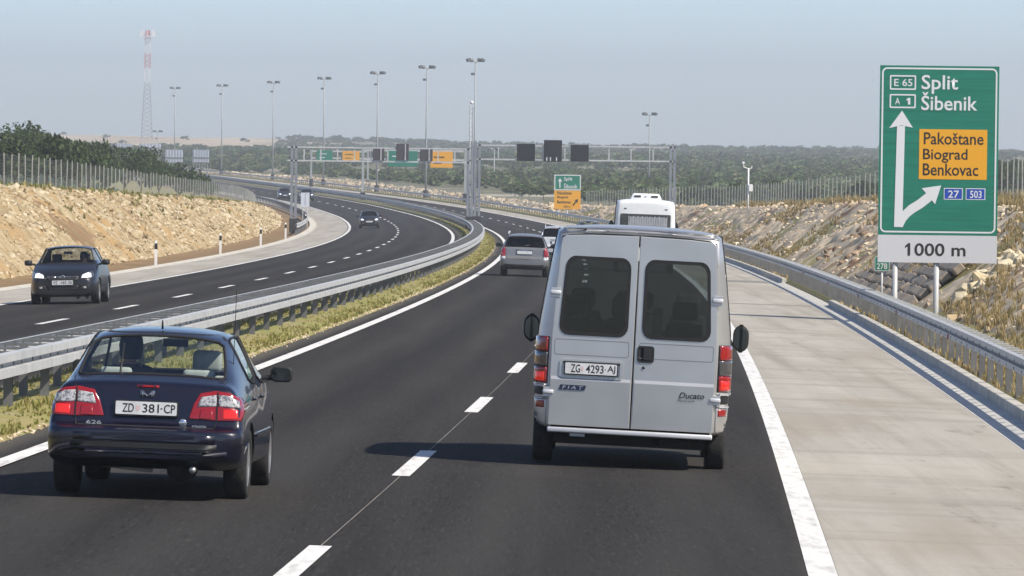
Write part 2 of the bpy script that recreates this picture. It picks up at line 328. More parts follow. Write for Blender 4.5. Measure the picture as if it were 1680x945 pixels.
# ------------------------------------------------------------ ground, carriageways, shoulders
gY = np.concatenate([ysamp(10,1400,4.0), np.arange(1440,3600,40.), np.arange(3700,5600,150.)])
farc = np.array([2600,1600,900,700,500,400,300,250,200,170,140,120,100,75,55,40,30,22,16,11,7,4,2,0.8,0.0])
cols=[]
for d in farc: cols.append(crestL(gY)-d)
for t in (0.66,0.33,0.0): cols.append(TOE_L+(crestL(gY)-TOE_L)*t)
for o in (-15.4,-14.4,-13.85): cols.append(np.full_like(gY,o))
under0 = len(cols)
for o in (-13.8,-10,-3.1,-2.4,-0.6,0,5,10,10.95): cols.append(np.full_like(gY,o))
under1 = len(cols)
for o in (11.02,11.6,12.3,TOE_R): cols.append(np.full_like(gY,o))
for t in (0.33,0.66,1.0): cols.append(TOE_R+(crestR(gY)-TOE_R)*t)
for d in farc[::-1][1:]: cols.append(crestR(gY)+d)
V=[]
for ci,o in enumerate(cols):
    z = groundz(gY,o); X = rX(gY)+o
    if under0<=ci<under1: z = roadz(gY,o)-0.3
    elif abs(float(o[0])-TOE_L)<6 and ci<under0: z = z-0.06
    elif ci>=under1+4 and ci<under1+7: z = z-0.06
    V.append(np.stack([X,gY,z],1))
n=len(cols); V=np.stack(V,1).reshape(-1,3)
i=np.arange(len(gY)-1)[:,None]*n; j=np.arange(n-1)[None,:]; a=(i+j); F=np.stack([a,a+1,a+1+n,a+n],-1)
jj=np.broadcast_to(j,a.shape); mi=np.zeros(a.shape,int)
mi[(jj>=len(farc)-1)&(jj<under0+1)] = 1
mi[(jj>=under1-1)&(jj<under1+7)] = 2
mi[(jj>=len(farc)-6)&(jj<len(farc)-1)] = 2
cx_=V[F.reshape(-1,4)].mean(1); mi=mi.ravel(); fl=(cx_[:,1]>2350)&(cx_[:,0]<-95-(cx_[:,1]-2350)*.02); mi[fl]=3
ground = link('ground', np_mesh('ground',V,F.reshape(-1,4),mi), ['karst','soil','verge','field'], None, True)
tag(ground, kind='structure')

RY = ysamp(16,1480); 
cw_r = strip('carriageway', [(-0.55,0),(1.8,0),(3.75,0),(5.6,0),(7.62,0)], RY, 'asphalt', kind='structure')
cw_l = strip('carriageway', [(-MED+0.55,0),(-MED-1.8,0),(-MED-3.75,0),(-MED-5.6,0),(-MED-7.62,0)][::-1], RY, 'asphalt', kind='structure')
sh_r = strip('hard_shoulder', [(7.62,0.002),(9,0.002),(10.3,0.002)], RY, 'concrete', kind='structure')
sh_l = strip('hard_shoulder', [(-13.25,0.002),(-12,0.002),(-MED-7.62,0.002)], RY, 'concrete', kind='structure')
lg = strip('gutter', [(-13.85,0.03),(-13.75,0.03),(-13.5,-0.03),(-13.25,0.002)], RY, 'concrete_lt', kind='structure')
med = strip('median_verge', [(-2.55,-0.02),(-2.3,0.05),(-1.55,0.09),(-0.8,0.05),(-0.55,-0.02)], RY, 'verge', kind='structure')
def line(off, w, parent, name='edge_line', Ys=RY): return strip(name, [(off-w/2,0.006),(off+w/2,0.006)], Ys, 'paint', parent)
line(0,0.2,cw_r); line(7.505,0.22,cw_r); line(-MED,0.2,cw_l); line(-MED-7.45,0.2,cw_l)
strip('marking_guide', [(3.745,0.0045),(3.754,0.0045)], ysamp(16,200), 'concrete_dk', cw_r)
def dash(off, yc, parent):
    strip('lane_dash', [(off-0.085,0.006),(off+0.085,0.006)], np.array([yc-3,yc-1,yc+1,yc+3]), 'paint', parent)
for k in range(62): dash(3.75, 43+18*k, cw_r)
for k in range(72): dash(-MED-3.75, 128.9+18*(k-5), cw_l)

# gutter slabs and kerb stones beside the right shoulder, with a gap at the drain outlet
def along(name, me, Y, off, dz, parent, side=1):
    o = bpy.data.objects.new(name, me); C.objects.link(o); o.parent = parent
    p = P(Y,off,dz); o.location = p; h = heading(Y); g = grade(Y)
    o.rotation_euler = (math.atan(g), math.atan(CF)*side, -math.atan(h)); return o
gut = strip('gutter', [(10.3,-0.05),(10.82,-0.05)], ysamp(16,700), 'kerb', kind='structure')
slab = MB().add([(-0.26,-1.242,0.055),(0,-1.242,0.012),(0.26,-1.242,0.062),(-0.26,1.242,0.055),(0,1.242,0.012),(0.26,1.242,0.062),
                 (-0.26,-1.242,-.05),(0.26,-1.242,-.05),(-0.26,1.242,-.05),(0.26,1.242,-.05)],
                [(0,1,4,3),(1,2,5,4),(0,6,7,2,1),(3,4,5,9,8),(0,3,8,6),(2,7,9,5)]).mesh('gutter_slab'); slab.materials.append(M['gutter'])
for k in range(110): along('gutter_slab', slab, 45+2.5*k, 10.56, -0.05, gut)
kerb = tag(empty('kerb', P(100,10.90)), kind='structure')
ks = MB().box((-0.085,-0.994,-0.2),(0.085,0.994,0.165)); ks = ks.build('kerb_stone','kerb',kerb,bevel=0.018); ksm = ks.data; bpy.data.objects.remove(ks)
kinv = kerb.location.copy()
for k in range(150):
    y=46+2.0*k
    if 172<y<222: continue
    o = along('kerb_stone', ksm, y, 10.90, 0, kerb); o.location = o.location-kinv
apron = strip('drain_apron', [(10.84,0.0),(11.05,0.0),(12.0,0.02),(12.8,0.15)], ysamp(172,222), 'concrete_lt', kind='structure')
# dark flat strips laid across the shoulder by the outlet
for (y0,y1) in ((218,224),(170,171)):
    strip('dark_band', [(7.75,0.005),(9,0.005),(10.28,0.005)], np.array([y0,y1],float), 'concrete_dk', sh_r)

# ------------------------------------------------------------ rock cuttings
def icos(seed, sub=0, jit=0.34):
    bm = bmesh.new(); bmesh.ops.create_icosphere(bm, subdivisions=sub+1, radius=1); r=random.Random(seed)
    for v in bm.verts: v.co *= 1+r.uniform(-jit,jit)
    me = bpy.data.meshes.new('r'); bm.to_mesh(me); bm.free()
    V=np.array([v.co[:] for v in me.vertices]); F=np.array([p.vertices[:] for p in me.polygons]); bpy.data.meshes.remove(me); return V,F
ROCKV=[icos(k) for k in range(10)]
def scatter_rocks(name, pts, sizes, m, parent=None, flat=0.65):
    VV=[];FF=[];b=0
    for (p,s) in zip(pts,sizes):
        V,F=ROCKV[random.randrange(10)]
        A=np.array(Matrix.Rotation(random.uniform(0,6.3),3,'Z')@Matrix.Rotation(random.uniform(-.6,.6),3,'X')@Matrix.Rotation(random.uniform(-.6,.6),3,'Y'))
        sc=np.array([random.uniform(.7,1.3),random.uniform(.7,1.3),random.uniform(.5,.9)])*s
        VV.append((V*sc)@A.T+np.array(p)); FF.append(F+b); b+=len(V)
    o = link(name, np_mesh(name,np.concatenate(VV),np.concatenate(FF)), m, parent); o['kind']='stuff'; return o
def slope(name, side, y0, y1, m):
    Ys=np.arange(y0,y1,0.6) if y1<700 else np.concatenate([np.arange(y0,480,0.55),np.arange(480,y1,1.6)]); T=np.linspace(0,1,26); V=[]
    for t in T:
        toe = TOE_L if side<0 else TOE_R; cr = crestL(Ys) if side<0 else crestR(Ys)
        o = toe+(cr-toe)*t; o = o + (0.25*side if t==1 else 0)
        X=rX(Ys)+o; z=groundz(Ys,o)
        w=4*t*(1-t)*0.9+0.1
        nz = np.array([noise.fractal(Vector((y*.55,t*5,side*9.0)),0.9,2.1,4) for y in Ys]); nb = np.array([noise.noise(Vector((y*.06,t*1.2,side*3.0))) for y in Ys])
        nr = np.array([1-abs(noise.noise(Vector((y*.22+t*1.5,t*7,side*21.0)))*2) for y in Ys]); z = z + w*(0.20*nz+0.34*nb+0.30*nr*(.38 if side>0 else .7)-.12) + (0.03 if t>0 else -0.05)
        V.append(np.stack([X,Ys,z],1))
    n=len(T); V=np.stack(V,1).reshape(-1,3); i=np.arange(len(Ys)-1)[:,None]*n; j=np.arange(n-1)[None,:]; a=(i+j).ravel()
    F=np.stack([a,a+1,a+1+n,a+n],1)
    o=link(name,np_mesh(name,V,F),m,None,side>0); o['kind']='structure'; return o
sl_l = slope('rock_slope_left',-1,120,622,'rockface'); sl_r = slope('rock_slope_right',1,60,1290,'rockface_r')
bpy.context.view_layer.update()
def bvh(o): 
    me=o.data; return BVHTree.FromPolygons([o.matrix_world@v.co for v in me.vertices],[p.vertices[:] for p in me.polygons])
bv_l=bvh(sl_l); bv_r=bvh(sl_r)
def drop(b,Y,off):
    h=b.ray_cast(Vector((float(rX(Y)+off),Y,60)),Vector((0,0,-1))); return h[0]
def slope_pts(b,side,n,y0,y1,bias=0,lo=0.0,hi=1.05):
    pts=[]
    for _ in range(n):
        u=random.random(); Y=y0*(y1/y0)**u; t=random.uniform(lo,hi) if not bias else lo+(hi-lo)*(1-random.random()**bias); toe=TOE_L if side<0 else TOE_R; cr=float(crestL(Y) if side<0 else crestR(Y))
        q=drop(b,Y,toe+(cr-toe)*t)
        if q is not None: pts.append(q)
        else: pts.append(Vector((float(rX(Y)+toe+(cr-toe)*t),Y,float(groundz(Y,toe+(cr-toe)*t)))))
    return pts
def rsz(n,a,b): return [a*(b/a)**(random.random()**1.7) for _ in range(n)]
pl=[q for q in slope_pts(bv_l,-1,13500,170,600) if noise.noise(Vector((q.x*.5,q.y*.07,2)))+.5*noise.noise(Vector((q.x*1.3,q.y*.3,4)))>-.14 or random.random()<.4]; scatter_rocks('rock_rubble',pl,[s*(0.55+0.5*p.y/350)*(1+.9*max(-.4,noise.noise(Vector((p.x*.4,p.y*.09,8))))) for s,p in zip(rsz(len(pl),.04,.19),pl)],'rock_l',sl_l)
pr=[q for q in slope_pts(bv_r,1,7000,72,640,bias=1.8) if noise.noise(Vector((q.x*.5,q.y*.07,12)))+.5*noise.noise(Vector((q.x*1.3,q.y*.3,4)))>-.05 or random.random()<.25]; scatter_rocks('rock_rubble',pr,[s*(0.55+0.6*p.y/350)*(1+.9*max(-.4,noise.noise(Vector((p.x*.4,p.y*.09,18))))) for s,p in zip(rsz(len(pr),.03,.14),pr)],'rock_r',sl_r)
pf=slope_pts(bv_r,1,1800,640,1280,lo=-.1,hi=1.3); scatter_rocks('rock_rubble',pf,rsz(1800,.12,.5),'rock_r',sl_r)
BIG=[]
for k in range(8):
    V,F=icos(50+k,0,0.30); V=V*np.array([1,.85,.7]); me=np_mesh('rock',V,F); BIG.append(me)
def big_rocks(b,side,n,y0,y1,a,bb,parent,mk,lo=0,hi=1.0):
    for p,s in zip(slope_pts(b,side,n,y0,y1,lo=lo,hi=hi),rsz(n,a,bb)):
        me=random.choice(BIG)
        key=me.name+mk
        if key not in RKM: mm=me.copy(); mm.materials.append(M[mk]); RKM[key]=mm
        o=bpy.data.objects.new('rock',RKM[key]); C.objects.link(o); o.parent=parent; o.location=p
        o.rotation_euler=(random.uniform(-.5,.5),random.uniform(-.5,.5),random.uniform(0,6.3)); o.scale=(s,s*random.uniform(.7,1.1),s*random.uniform(.6,1))
RKM={}
big_rocks(bv_l,-1,130,175,560,.16,.34,sl_l,'rock_l'); big_rocks(bv_l,-1,60,200,560,.12,.28,sl_l,'rock_l',.92,1.08)
big_rocks(bv_r,1,90,76,420,.12,.32,sl_r,'rock_r'); big_rocks(bv_r,1,60,80,500,.12,.34,sl_r,'rock_r',.9,1.08)
M['redrock']=mat('red brown rock',(0.15,0.085,0.05),.95,(0.42,0.31,0.20),2.0,8,bump=.9,bscale=8)
big_rocks(bv_r,1,40,222,262,.15,.36,sl_r,'redrock',.1,.75)
# grey paved chute and boulders behind the sign
M['grey_stone']=mat('grey paving stone',(0.27,0.225,0.17),.95,(0.36,0.30,0.235),3,8,bump=.6,bscale=9)
M['buff_stone']=mat('buff boulder',(0.52,0.43,0.27),.95,(0.66,0.58,0.42),3,8,bump=.6,bscale=9)
chute=tag(empty('stone_chute',P(178,13.5)),'grey stone paved drainage chute on the bank behind the large sign','stonework')
cl=chute.location.copy()
for r_ in range(6):
    for c_ in range(22):
        Y=168+c_*2.0+random.uniform(-.08,.08)+(r_%2)*.5; off=12.95+r_*0.30
        z=float(roadz(Y,11))+0.20+r_*0.235
        q=MB().box((-.16,-.95,-.1),(.16,.95,.1)); 
        if (r_,c_)==(0,0): qo=q.build('paving_stone','grey_stone',chute,bevel=.04); qm=qo.data; o=qo
        else: o=bpy.data.objects.new('paving_stone',qm); C.objects.link(o); o.parent=chute
        o.location=Vector((float(rX(Y)+off),Y,z))-cl; o.rotation_euler=(random.uniform(-.06,.06),-math.radians(38)+random.uniform(-.1,.1),-heading(Y)+random.uniform(-.05,.05)); o.scale=(1,random.uniform(.85,1.05),random.uniform(.7,1.3))
wall=tag(empty('boulder_wall',P(154,13.6)),'buff boulder wall behind the right post of the large sign','wall'); wl=wall.location.copy()
for k in range(26):
    Y=150+random.uniform(0,6); off=13.3+random.uniform(0,1.6); me=random.choice(BIG); key=me.name+'b'
    if key not in RKM: mm=me.copy(); mm.materials.append(M['buff_stone']); RKM[key]=mm
    o=bpy.data.objects.new('boulder',RKM[key]); C.objects.link(o); o.parent=wall; s=random.uniform(.2,.36)
    o.location=Vector((float(rX(Y)+off),Y,float(groundz(Y,off))+random.uniform(0,.12)))-wl; o.scale=(s,s,s); o.rotation_euler=(random.random(),random.random(),random.random()*6)

# pale gravel along the edges of the median
gp=[];gs=[]
for _ in range(2600):
    Y=58*(330/58)**random.random(); off=random.choice((-.62,-.62,-.7,-2.48))+random.gauss(0,.07)
    gp.append((float(rX(Y)+off),Y,float(roadz(Y,off))+.01)); gs.append(random.uniform(.008,.026))
tag(scatter_rocks('gravel',gp,gs,'rock_r'),'pale gravel scattered along the edge of the grassy median','gravel')
# ------------------------------------------------------------ grass
def tufts(name, pts, hts, m, blades=5, wid=0.02, lean=0.5):
    n=len(pts); P3=np.repeat(np.array(pts),blades,0); H=np.repeat(np.array(hts),blades)*rng.uniform(.5,1.1,n*blades)
    ang=rng.uniform(0,6.28,n*blades); ln=rng.uniform(.1,lean,n*blades)*H; sp=rng.uniform(0,.35,n*blades)*H; sa=rng.uniform(0,6.28,n*blades)
    base=P3+np.stack([np.cos(sa)*sp,np.sin(sa)*sp,0*sp],1); w=wid*rng.uniform(.6,1.4,n*blades)*np.repeat(np.clip(np.array(pts)[:,1]/130,.8,3),blades)
    side=np.stack([-np.sin(ang),np.cos(ang),0*ang],1)*w[:,None]; dirv=np.stack([np.cos(ang),np.sin(ang),0*ang],1)
    up=np.array([0,0,1.])
    mid=base+dirv*(ln*.35)[:,None]+up*(H*.6)[:,None]; top=base+dirv*ln[:,None]+up*H[:,None]
    V=np.stack([base-side,base+side,mid+side*.8,mid-side*.8,top],1).reshape(-1,3); k=np.arange(n*blades)[:,None]*5
    F=np.concatenate([k+np.array([0,1,2]),k+np.array([0,2,3]),k+np.array([3,2,4])],0)
    o=link(name,np_mesh(name,V,F),m); return o
pts=[];hh=[]
for _ in range(15000):
    Y=62*(560/62)**random.random(); off=random.uniform(-2.5,-0.6); d=noise.noise(Vector((off*.9,Y*.16,3)))
    if d<-0.25 and random.random()<.75: continue
    pts.append((float(rX(Y)+off),Y,float(roadz(Y,off))+0.03)); hh.append(random.uniform(.03,.085)*(1+1.5*max(0,d)))
tag(tufts('grass',pts,hh,'grass',4,.016),'short yellow green grass growing along the median','grass',kind='stuff')
pts=[];hh=[]
for _ in range(7000):
    Y=66*(420/66)**random.random(); off=random.uniform(11.08,12.8)
    if 172<Y<222: continue
    pts.append((float(rX(Y)+off),Y,float(groundz(Y,off))-.02)); hh.append(random.uniform(.05,.2))
tag(tufts('grass',pts,hh,'drygrass',4,.016),'dry verge grass between kerb and right guardrail','grass',kind='stuff')
pts=[];hh=[]
for p in slope_pts(bv_r,1,6500,76,420):
    d=noise.noise(Vector((p.x*.35,p.y*.05,7)))
    if (d<0.22 and p.y>150 and random.random()<.985) or (d<0 and random.random()<.9): continue
    pts.append(tuple(p)); hh.append(random.uniform(.1,.30))
for p in slope_pts(bv_r,1,1500,90,420,lo=.95,hi=1.7): pts.append(tuple(p)); hh.append(random.uniform(.15,.5))
tag(tufts('grass',pts,hh,'drygrass',11,.010,.8),'dry straw coloured grass clumps on the right rock slope','grass',kind='stuff')
pts=[];hh=[]
for p in slope_pts(bv_l,-1,1500,230,600,lo=.96,hi=2.2): pts.append(tuple(p)); hh.append(random.uniform(.1,.35))
for p in slope_pts(bv_l,-1,350,200,520,lo=.5,hi=1): 
    if noise.noise(Vector((p.y*.06,p.x*.4,1)))>.15: pts.append(tuple(p)); hh.append(random.uniform(.1,.3))
tag(tufts('grass',pts,hh,'grass',7,.02,.7),'tufts of grass along the top of the left rock slope','grass',kind='stuff')

# ------------------------------------------------------------ trees and scrub
def crown_np(r, nclump, nleaf, leaf, seed, squash=.75):
    g=np.random.default_rng(seed); 
    d=g.normal(size=(nclump,3)); d/=np.linalg.norm(d,axis=1)[:,None]; d[:,2]=np.abs(d[:,2])*1.1-.25
    cc=d*(g.uniform(.35,1,nclump)**.6)[:,None]*r; cr=g.uniform(.22,.42,nclump)*r
    q=g.normal(size=(nclump,nleaf,3)); q/=np.linalg.norm(q,axis=2)[...,None]; q*=g.uniform(.55,1.05,(nclump,nleaf,1))
    c=(cc[:,None]+q*cr[:,None,None]).reshape(-1,3)*np.array([1,1,squash])
    n=len(c); t1=g.normal(size=(n,3)); t1/=np.linalg.norm(t1,axis=1)[:,None]; t2=g.normal(size=(n,3)); t2-=t1*(t1*t2).sum(1)[:,None]; t2/=np.linalg.norm(t2,axis=1)[:,None]
    s=leaf*g.uniform(.6,1.3,n)[:,None]
    V=np.stack([c-t1*s,c+t2*s*.55,c+t1*s,c-t2*s*.55],1).reshape(-1,3); F=np.arange(n*4).reshape(-1,4); return V,F
TREES=[]
def tree(name, X, Y, z, h, w, lm, label, cat, group, seed, leaf=.16, nc=26, nl=70):
    root=tag(empty(name,(X,Y,z)),label,cat,group); r=w/2
    V,F=crown_np(1,nc,nl,leaf/r,seed); V=V*np.array([r,r,h*.55]); V[:,2]+=h*.52-V[:,2].min()*0
    link('crown',np_mesh('crown',V,F),lm,root)
    t=MB(); g=random.Random(seed); t.tube((0,0,-.3),(0,0,h*.4),.07*h/3,.045*h/3,7)
    for k in range(5):
        a=g.uniform(0,6.28); t.tube((0,0,h*g.uniform(.2,.38)),(math.cos(a)*r*.6,math.sin(a)*r*.6,h*g.uniform(.55,.85)),.035*h/3,.012*h/3,5)
    t.build('trunk','bark',root); return root
def px(x,y,Y):            # where a line of sight in the photograph meets the distance Y (used for laying out by measurement)
    dx=x-840; dy=y-472.5; s,c=math.sin(.0122),math.cos(.0122); xu=dx*c+dy*s; yu=472.5-dx*s+dy*c
    return (xu*Y/10047, CAMZ-(yu-238)*Y/10047)
lt=[(8,212,395),(42,215,405),(78,222,400),(112,226,420),(146,234,440),(26,232,350),(92,240,370),(172,250,470),(205,246,500),(232,254,510),(130,246,400),(262,262,530),(292,270,550),(318,281,575),(60,236,380)]
where=['at the left end of the left fence row','with the tallest crown behind the left fence','third along behind the left fence','fourth along behind the left fence','fifth along, right end of the tall clump behind the left fence','low, in front of the tall clump at the far left','low, in front of the tall clump','smaller, right of the tall clump behind the left fence','sixth clump along the left fence, below the far sign boards','seventh clump along the left fence','low, filling the tall clump from the front','small, near the far end of the left fence','smaller still, near the far end of the left fence','smallest, last before the fence ends','low and dense between the first two tall ones']
for k,(x,y,Y) in enumerate(lt):
    X,zt=px(x,y,Y); off=X-float(rX(Y)); z0=float(groundz(Y,off)); h=max(1.6,(zt-z0)*random.uniform(1.02,1.30))
    tree('evergreen_oak',X,Y,z0,h,max(2.4,h*random.uniform(.8,1.15)),'leaf_dk','dark green bushy oak, '+where[k],'tree','bushy oaks behind the left fence',100+k,leaf=.15,nc=22,nl=95)
rt=[(1140,308,560),(1172,306,555),(1208,298,560),(1282,294,540),(1262,304,520),(1300,296,545),(1415,294,420),(1440,300,420),(1652,262,330),(1668,255,350),(1330,306,500),(1232,306,540)]
where_r=['first right of the bus','second right of the bus','just left of the camera pole','round, right of the camera pole','low, nearest right of the camera pole','dark, second right of the camera pole','left of the large green sign','touching the left edge of the large green sign','right of the large green sign','at the right frame edge beyond the large sign','low, third right of the camera pole','behind the camera pole']
for k,(x,y,Y) in enumerate(rt):
    X,zt=px(x,y,Y); off=X-float(rX(Y)); z0=float(groundz(Y,off)); h=max(1.8,zt-z0)
    tree('juniper_bush',X,Y,z0,h,max(2.4,h*1.1),'leaf_dk','dark green bush beyond the right fence, '+where_r[k],'bush','dark bushes beyond the right fence',200+k,leaf=.17,nc=28,nl=75)
# low bushes by the second direction sign
bt=[(868,300,720),(892,305,735),(965,318,690),(982,326,660),(845,303,760),(1000,322,640)]
wb=['left of the small amber sign','touching the left edge of the small amber sign','right of the small amber sign','between small amber sign and bus','second left of the small amber sign','beside the left edge of the bus']
for k,(x,y,Y) in enumerate(bt):
    X,zt=px(x,y,Y); z0=float(groundz(Y,X-float(rX(Y)))); h=max(1.8,zt-z0)
    tree('roadside_bush',X,Y,z0,h,h*1.6,'leaf_mid','green roadside bush '+wb[k],'bush','bushes around the small sign',260+k,leaf=.25,nc=26,nl=60)
# far scrub: one mass of thousands of bushes
protos=[crown_np(1,9,8,.34,300+k) for k in range(8)]
VV=[];FF=[];b=0; g=np.random.default_rng(11); cnt=0
while cnt<7600:
    Y=float(570*(3500/570)**(g.random()**.8)); X=float(g.uniform(-.125,.125)*Y); off=X-float(rX(Y))
    if off<-17 and Y<620: continue
    if -20<off<16+ (10 if Y<900 else 4) and Y<1500: continue
    if off<0 and Y<1000 and off>-32: continue
    nn=noise.noise(Vector((X*.006,Y*.0035,5)))
    if Y>2350 and X<-95-(Y-2350)*.02 and random.random()<.985: continue
    if nn<-.32 and random.random()<.8: continue
    V,F=protos[g.integers(8)]; s=g.uniform(.7,1.5)*(1.25 if Y>1200 else 1.0)*(1+.5*nn); 
    z=float(groundz(Y,off)); q=V*np.array([s*1.35,s*1.35,s*.95])+np.array([X,Y,z+s*.45]); VV.append(q);FF.append(F+b);b+=len(V);cnt+=1
scrub=link('scrubland',np_mesh('scrubland',np.concatenate(VV),np.concatenate(FF)),'leaf_mid'); tag(scrub,'grey green maquis scrub covering the plain up to the horizon','scrub',kind='stuff')
M['sgreen_dk']=mat('sign seam green',(0.003,0.09,0.06),.6)
# ------------------------------------------------------------ guardrails
def wbeam(name, off, side, z0, h, Ys, m, parent, dep=0.05, th=0.004):
    # two-wave beam: profile across its height, swept along the road. side: -1 faces left, +1 faces right
    prof=[(0,0),(1,.03),(1,.38),(0,.43),(0,.60),(1,.65),(1,.97),(0,1)]
    cols=[]
    for (d,t) in prof: cols.append((off+side*d*dep, z0+h*t))
    cols += [(off+side*(d*dep-th*3), z0+h*t) for d,t in prof[::-1]]
    n=len(cols); V=[]
    for (o,dz) in cols: V.append(np.stack([rX(Ys)+o,Ys,rZ(Ys)+dz],1))
    V=np.stack(V,1).reshape(-1,3)-np.array(parent.location); i=np.arange(len(Ys)-1)[:,None]*n; j=np.arange(n)[None,:]
    a=(i+j); b2=(i+(j+1)%n); F=np.stack([a,b2,b2+n,a+n],-1).reshape(-1,4)
    return link(name,np_mesh(name,V,F),m,parent)
def put(name, me, parent, Y, off, z, rz=0.0):
    o=bpy.data.objects.new(name,me); C.objects.link(o); o.parent=parent; o.location=Vector((float(rX(Y)+off),Y,z))-parent.location; o.rotation_euler=(0,0,rz); return o
def shared(mb, m, bevel=0):
    me=mb.mesh('x'); bm=bmesh.new(); bm.from_mesh(me); bmesh.ops.recalc_face_normals(bm,faces=bm.faces); bm.to_mesh(me); bm.free(); me.materials.append(M[m]); return me
def cpost(h): # C-section post
    p=[(-.05,-.06),(.05,-.06),(.05,-.045),(-.037,-.045),(-.037,.045),(.05,.045),(.05,.06),(-.05,.06)]
    m=MB(); n=8; m.add([(x,y,-.4) for x,y in p]+[(x,y,h) for x,y in p],[tuple(range(n))[::-1],tuple(range(n,2*n))]+[(i,(i+1)%n,n+(i+1)%n,n+i) for i in range(n)]); return m
GY=ysamp(44,1300,2.0)
# median barrier: both faces, two tiers, spacers like ladder rungs
mb_=tag(empty('median_guardrail',P(70,-1.55)),'galvanised two tier guardrail running along the grassy median','guardrail')
for off,side in ((-1.27,1),(-1.85,-1)):
    wbeam('beam',off,side,.47,.28,GY,'zinc',mb_,.085)
me=shared(cpost(.70),'zinc_dk'); me2=shared(MB().box((-.285,-.05,.715),(.285,.05,.745)).box((-.285,-.05,.52),(-.265,.05,.715)).box((.265,-.05,.52),(.285,.05,.715)),'zinc_dk')
me3=shared(MB().box((-.006,-.03,-.05),(.012,.03,.05)),'reflector')
n=0
for k in range(290):
    Y=58.8+4.0*k
    if Y>1250: break
    put('post',me,mb_,Y,-1.42,float(rZ(Y)),-heading(Y)); 
    if Y<700: put('post',me,mb_,Y,-1.68,float(rZ(Y)),math.pi-heading(Y))
for k in range(298):
    Y=50+2.0*k; put('spacer',me2,mb_,Y,-1.55,float(rZ(Y)),-heading(Y))
for k in range(5): put('reflector',me3,mb_,95+24*k,-1.295,float(rZ(95+24*k))+.57)
# right barrier
rb=tag(empty('roadside_guardrail',P(85,11.15)),'galvanised guardrail with deep spacers beside the right hard shoulder','guardrail')
zo=-CF*11.15
wbeam('beam',11.04,-1,.545+zo,.235,GY,'zinc',rb,.07)
mes=shared(MB().box((-.0,-.07,.755),(.24,.07,.772)).box((0,-.03,.58),(.12,.03,.755)),'zinc')
for k in range(150):
    Y=60+2.72*k; put('post',me,rb,Y,11.16,float(rZ(Y))+zo,math.pi-heading(Y))
for k in range(240): Y=60+1.36*k; put('spacer',mes,rb,Y,11.05,float(rZ(Y))+zo,-heading(Y))
far=MB()
for k in range(200):
    Y=460+4.0*k; p=Vector((float(rX(Y)+11.16),Y,float(rZ(Y))+zo))-rb.location; far.box((p.x-.05,p.y-.05,p.z-.4),(p.x+.05,p.y+.05,p.z+.6))
fo=far.build('post_row','zinc_dk',rb); fo['kind']='stuff'
for k in range(6): put('reflector',me3,rb,82+24*k,10.955,float(rZ(82+24*k))+zo+.58)
bolt=shared(MB().rev([(.001,-.014),(.016,-.010),(.020,0)],8,'x'),'zinc_dk')
for k in range(90):
    Y=61+2.0*k; put('bolt',bolt,rb,Y,10.972,float(rZ(Y))+zo+.70); put('bolt',bolt,rb,Y+.1,10.972,float(rZ(Y))+zo+.59)
for k in range(90):
    Y=58.8+2.0*k; o=put('bolt',bolt,mb_,Y,-1.27,float(rZ(Y))+.605,math.pi)
# left outer rail by the gantry
lb=tag(empty('outer_guardrail',P(440,-14.1)),'short galvanised guardrail below the left gantry post','guardrail'); zl=-CF*11
LYs=ysamp(432,1200,4); wbeam('beam',-14.05,1,.45+zl,.31,LYs,'zinc',lb,.08)
for k in range(180): Y=436+4.0*k; put('post',me,lb,Y,-14.15,float(rZ(Y))+zl,-heading(Y))

# ------------------------------------------------------------ fences
def fence(name, label, y0, y1, offf, sp, h):
    root=tag(empty(name,(float(rX(y0)+offf(y0)),y0,float(groundz(y0,offf(y0))))),label,'fence')
    pm=shared(MB().box((-.023,-.023,-.4),(.023,.023,h)),'fencepost'); Y=y0; k=0; base=root.location
    W=[];
    ys=np.arange(y0,y1,.22)
    while Y<y1:
        o=bpy.data.objects.new('post',pm); C.objects.link(o); o.parent=root; off=offf(Y); o.location=Vector((float(rX(Y)+off),Y,float(groundz(Y,off))))-base
        o.rotation_euler=(random.uniform(-.02,.02),random.uniform(-.02,.02),0); o.scale=(1,1,random.uniform(.97,1.06)); Y+=sp*random.uniform(.97,1.03); k+=1
    ofs=np.array([offf(y) for y in ys]); bx=rX(ys)+ofs-base.x; by=ys-base.y; bz=groundz(ys,ofs)-base.z; w=.0011
    V=np.stack([np.stack([bx-w,by,bz],1),np.stack([bx+w,by,bz],1),np.stack([bx+w,by,bz+h-.05],1),np.stack([bx-w,by,bz+h-.05],1)],1).reshape(-1,3); F=np.arange(len(ys)*4).reshape(-1,4)
    VV=[V];FF=[F];b=len(V)
    for t in np.linspace(.08,h-.05,11):
        U=np.stack([np.stack([bx,by,bz+t-w],1),np.stack([bx,by,bz+t+w],1)],1).reshape(-1,3); i=np.arange(len(ys)-1)*2
        VV.append(U);FF.append(np.stack([i,i+2,i+3,i+1],1)+b);b+=len(U)
    link('wire_mesh',np_mesh('wire_mesh',np.concatenate(VV),np.concatenate(FF)),'wire',root); return root
fence('wire_fence','wire mesh fence with pale posts along the top of the left rock slope',255,640,lambda Y:float(crestL(Y))-1.6-.5*math.sin(Y*.02),3.6,1.5)
fence('wire_fence','wire mesh fence with pale posts along the top of the right rock slope',215,640,lambda Y:float(crestR(Y))+2.2+.4*math.sin(Y*.03),3.5,1.6)
fence('wire_fence','low far fence behind the right guardrail beneath the small amber sign',655,1000,lambda Y:13.0+.3*math.sin(Y*.03),2.8,1.5)

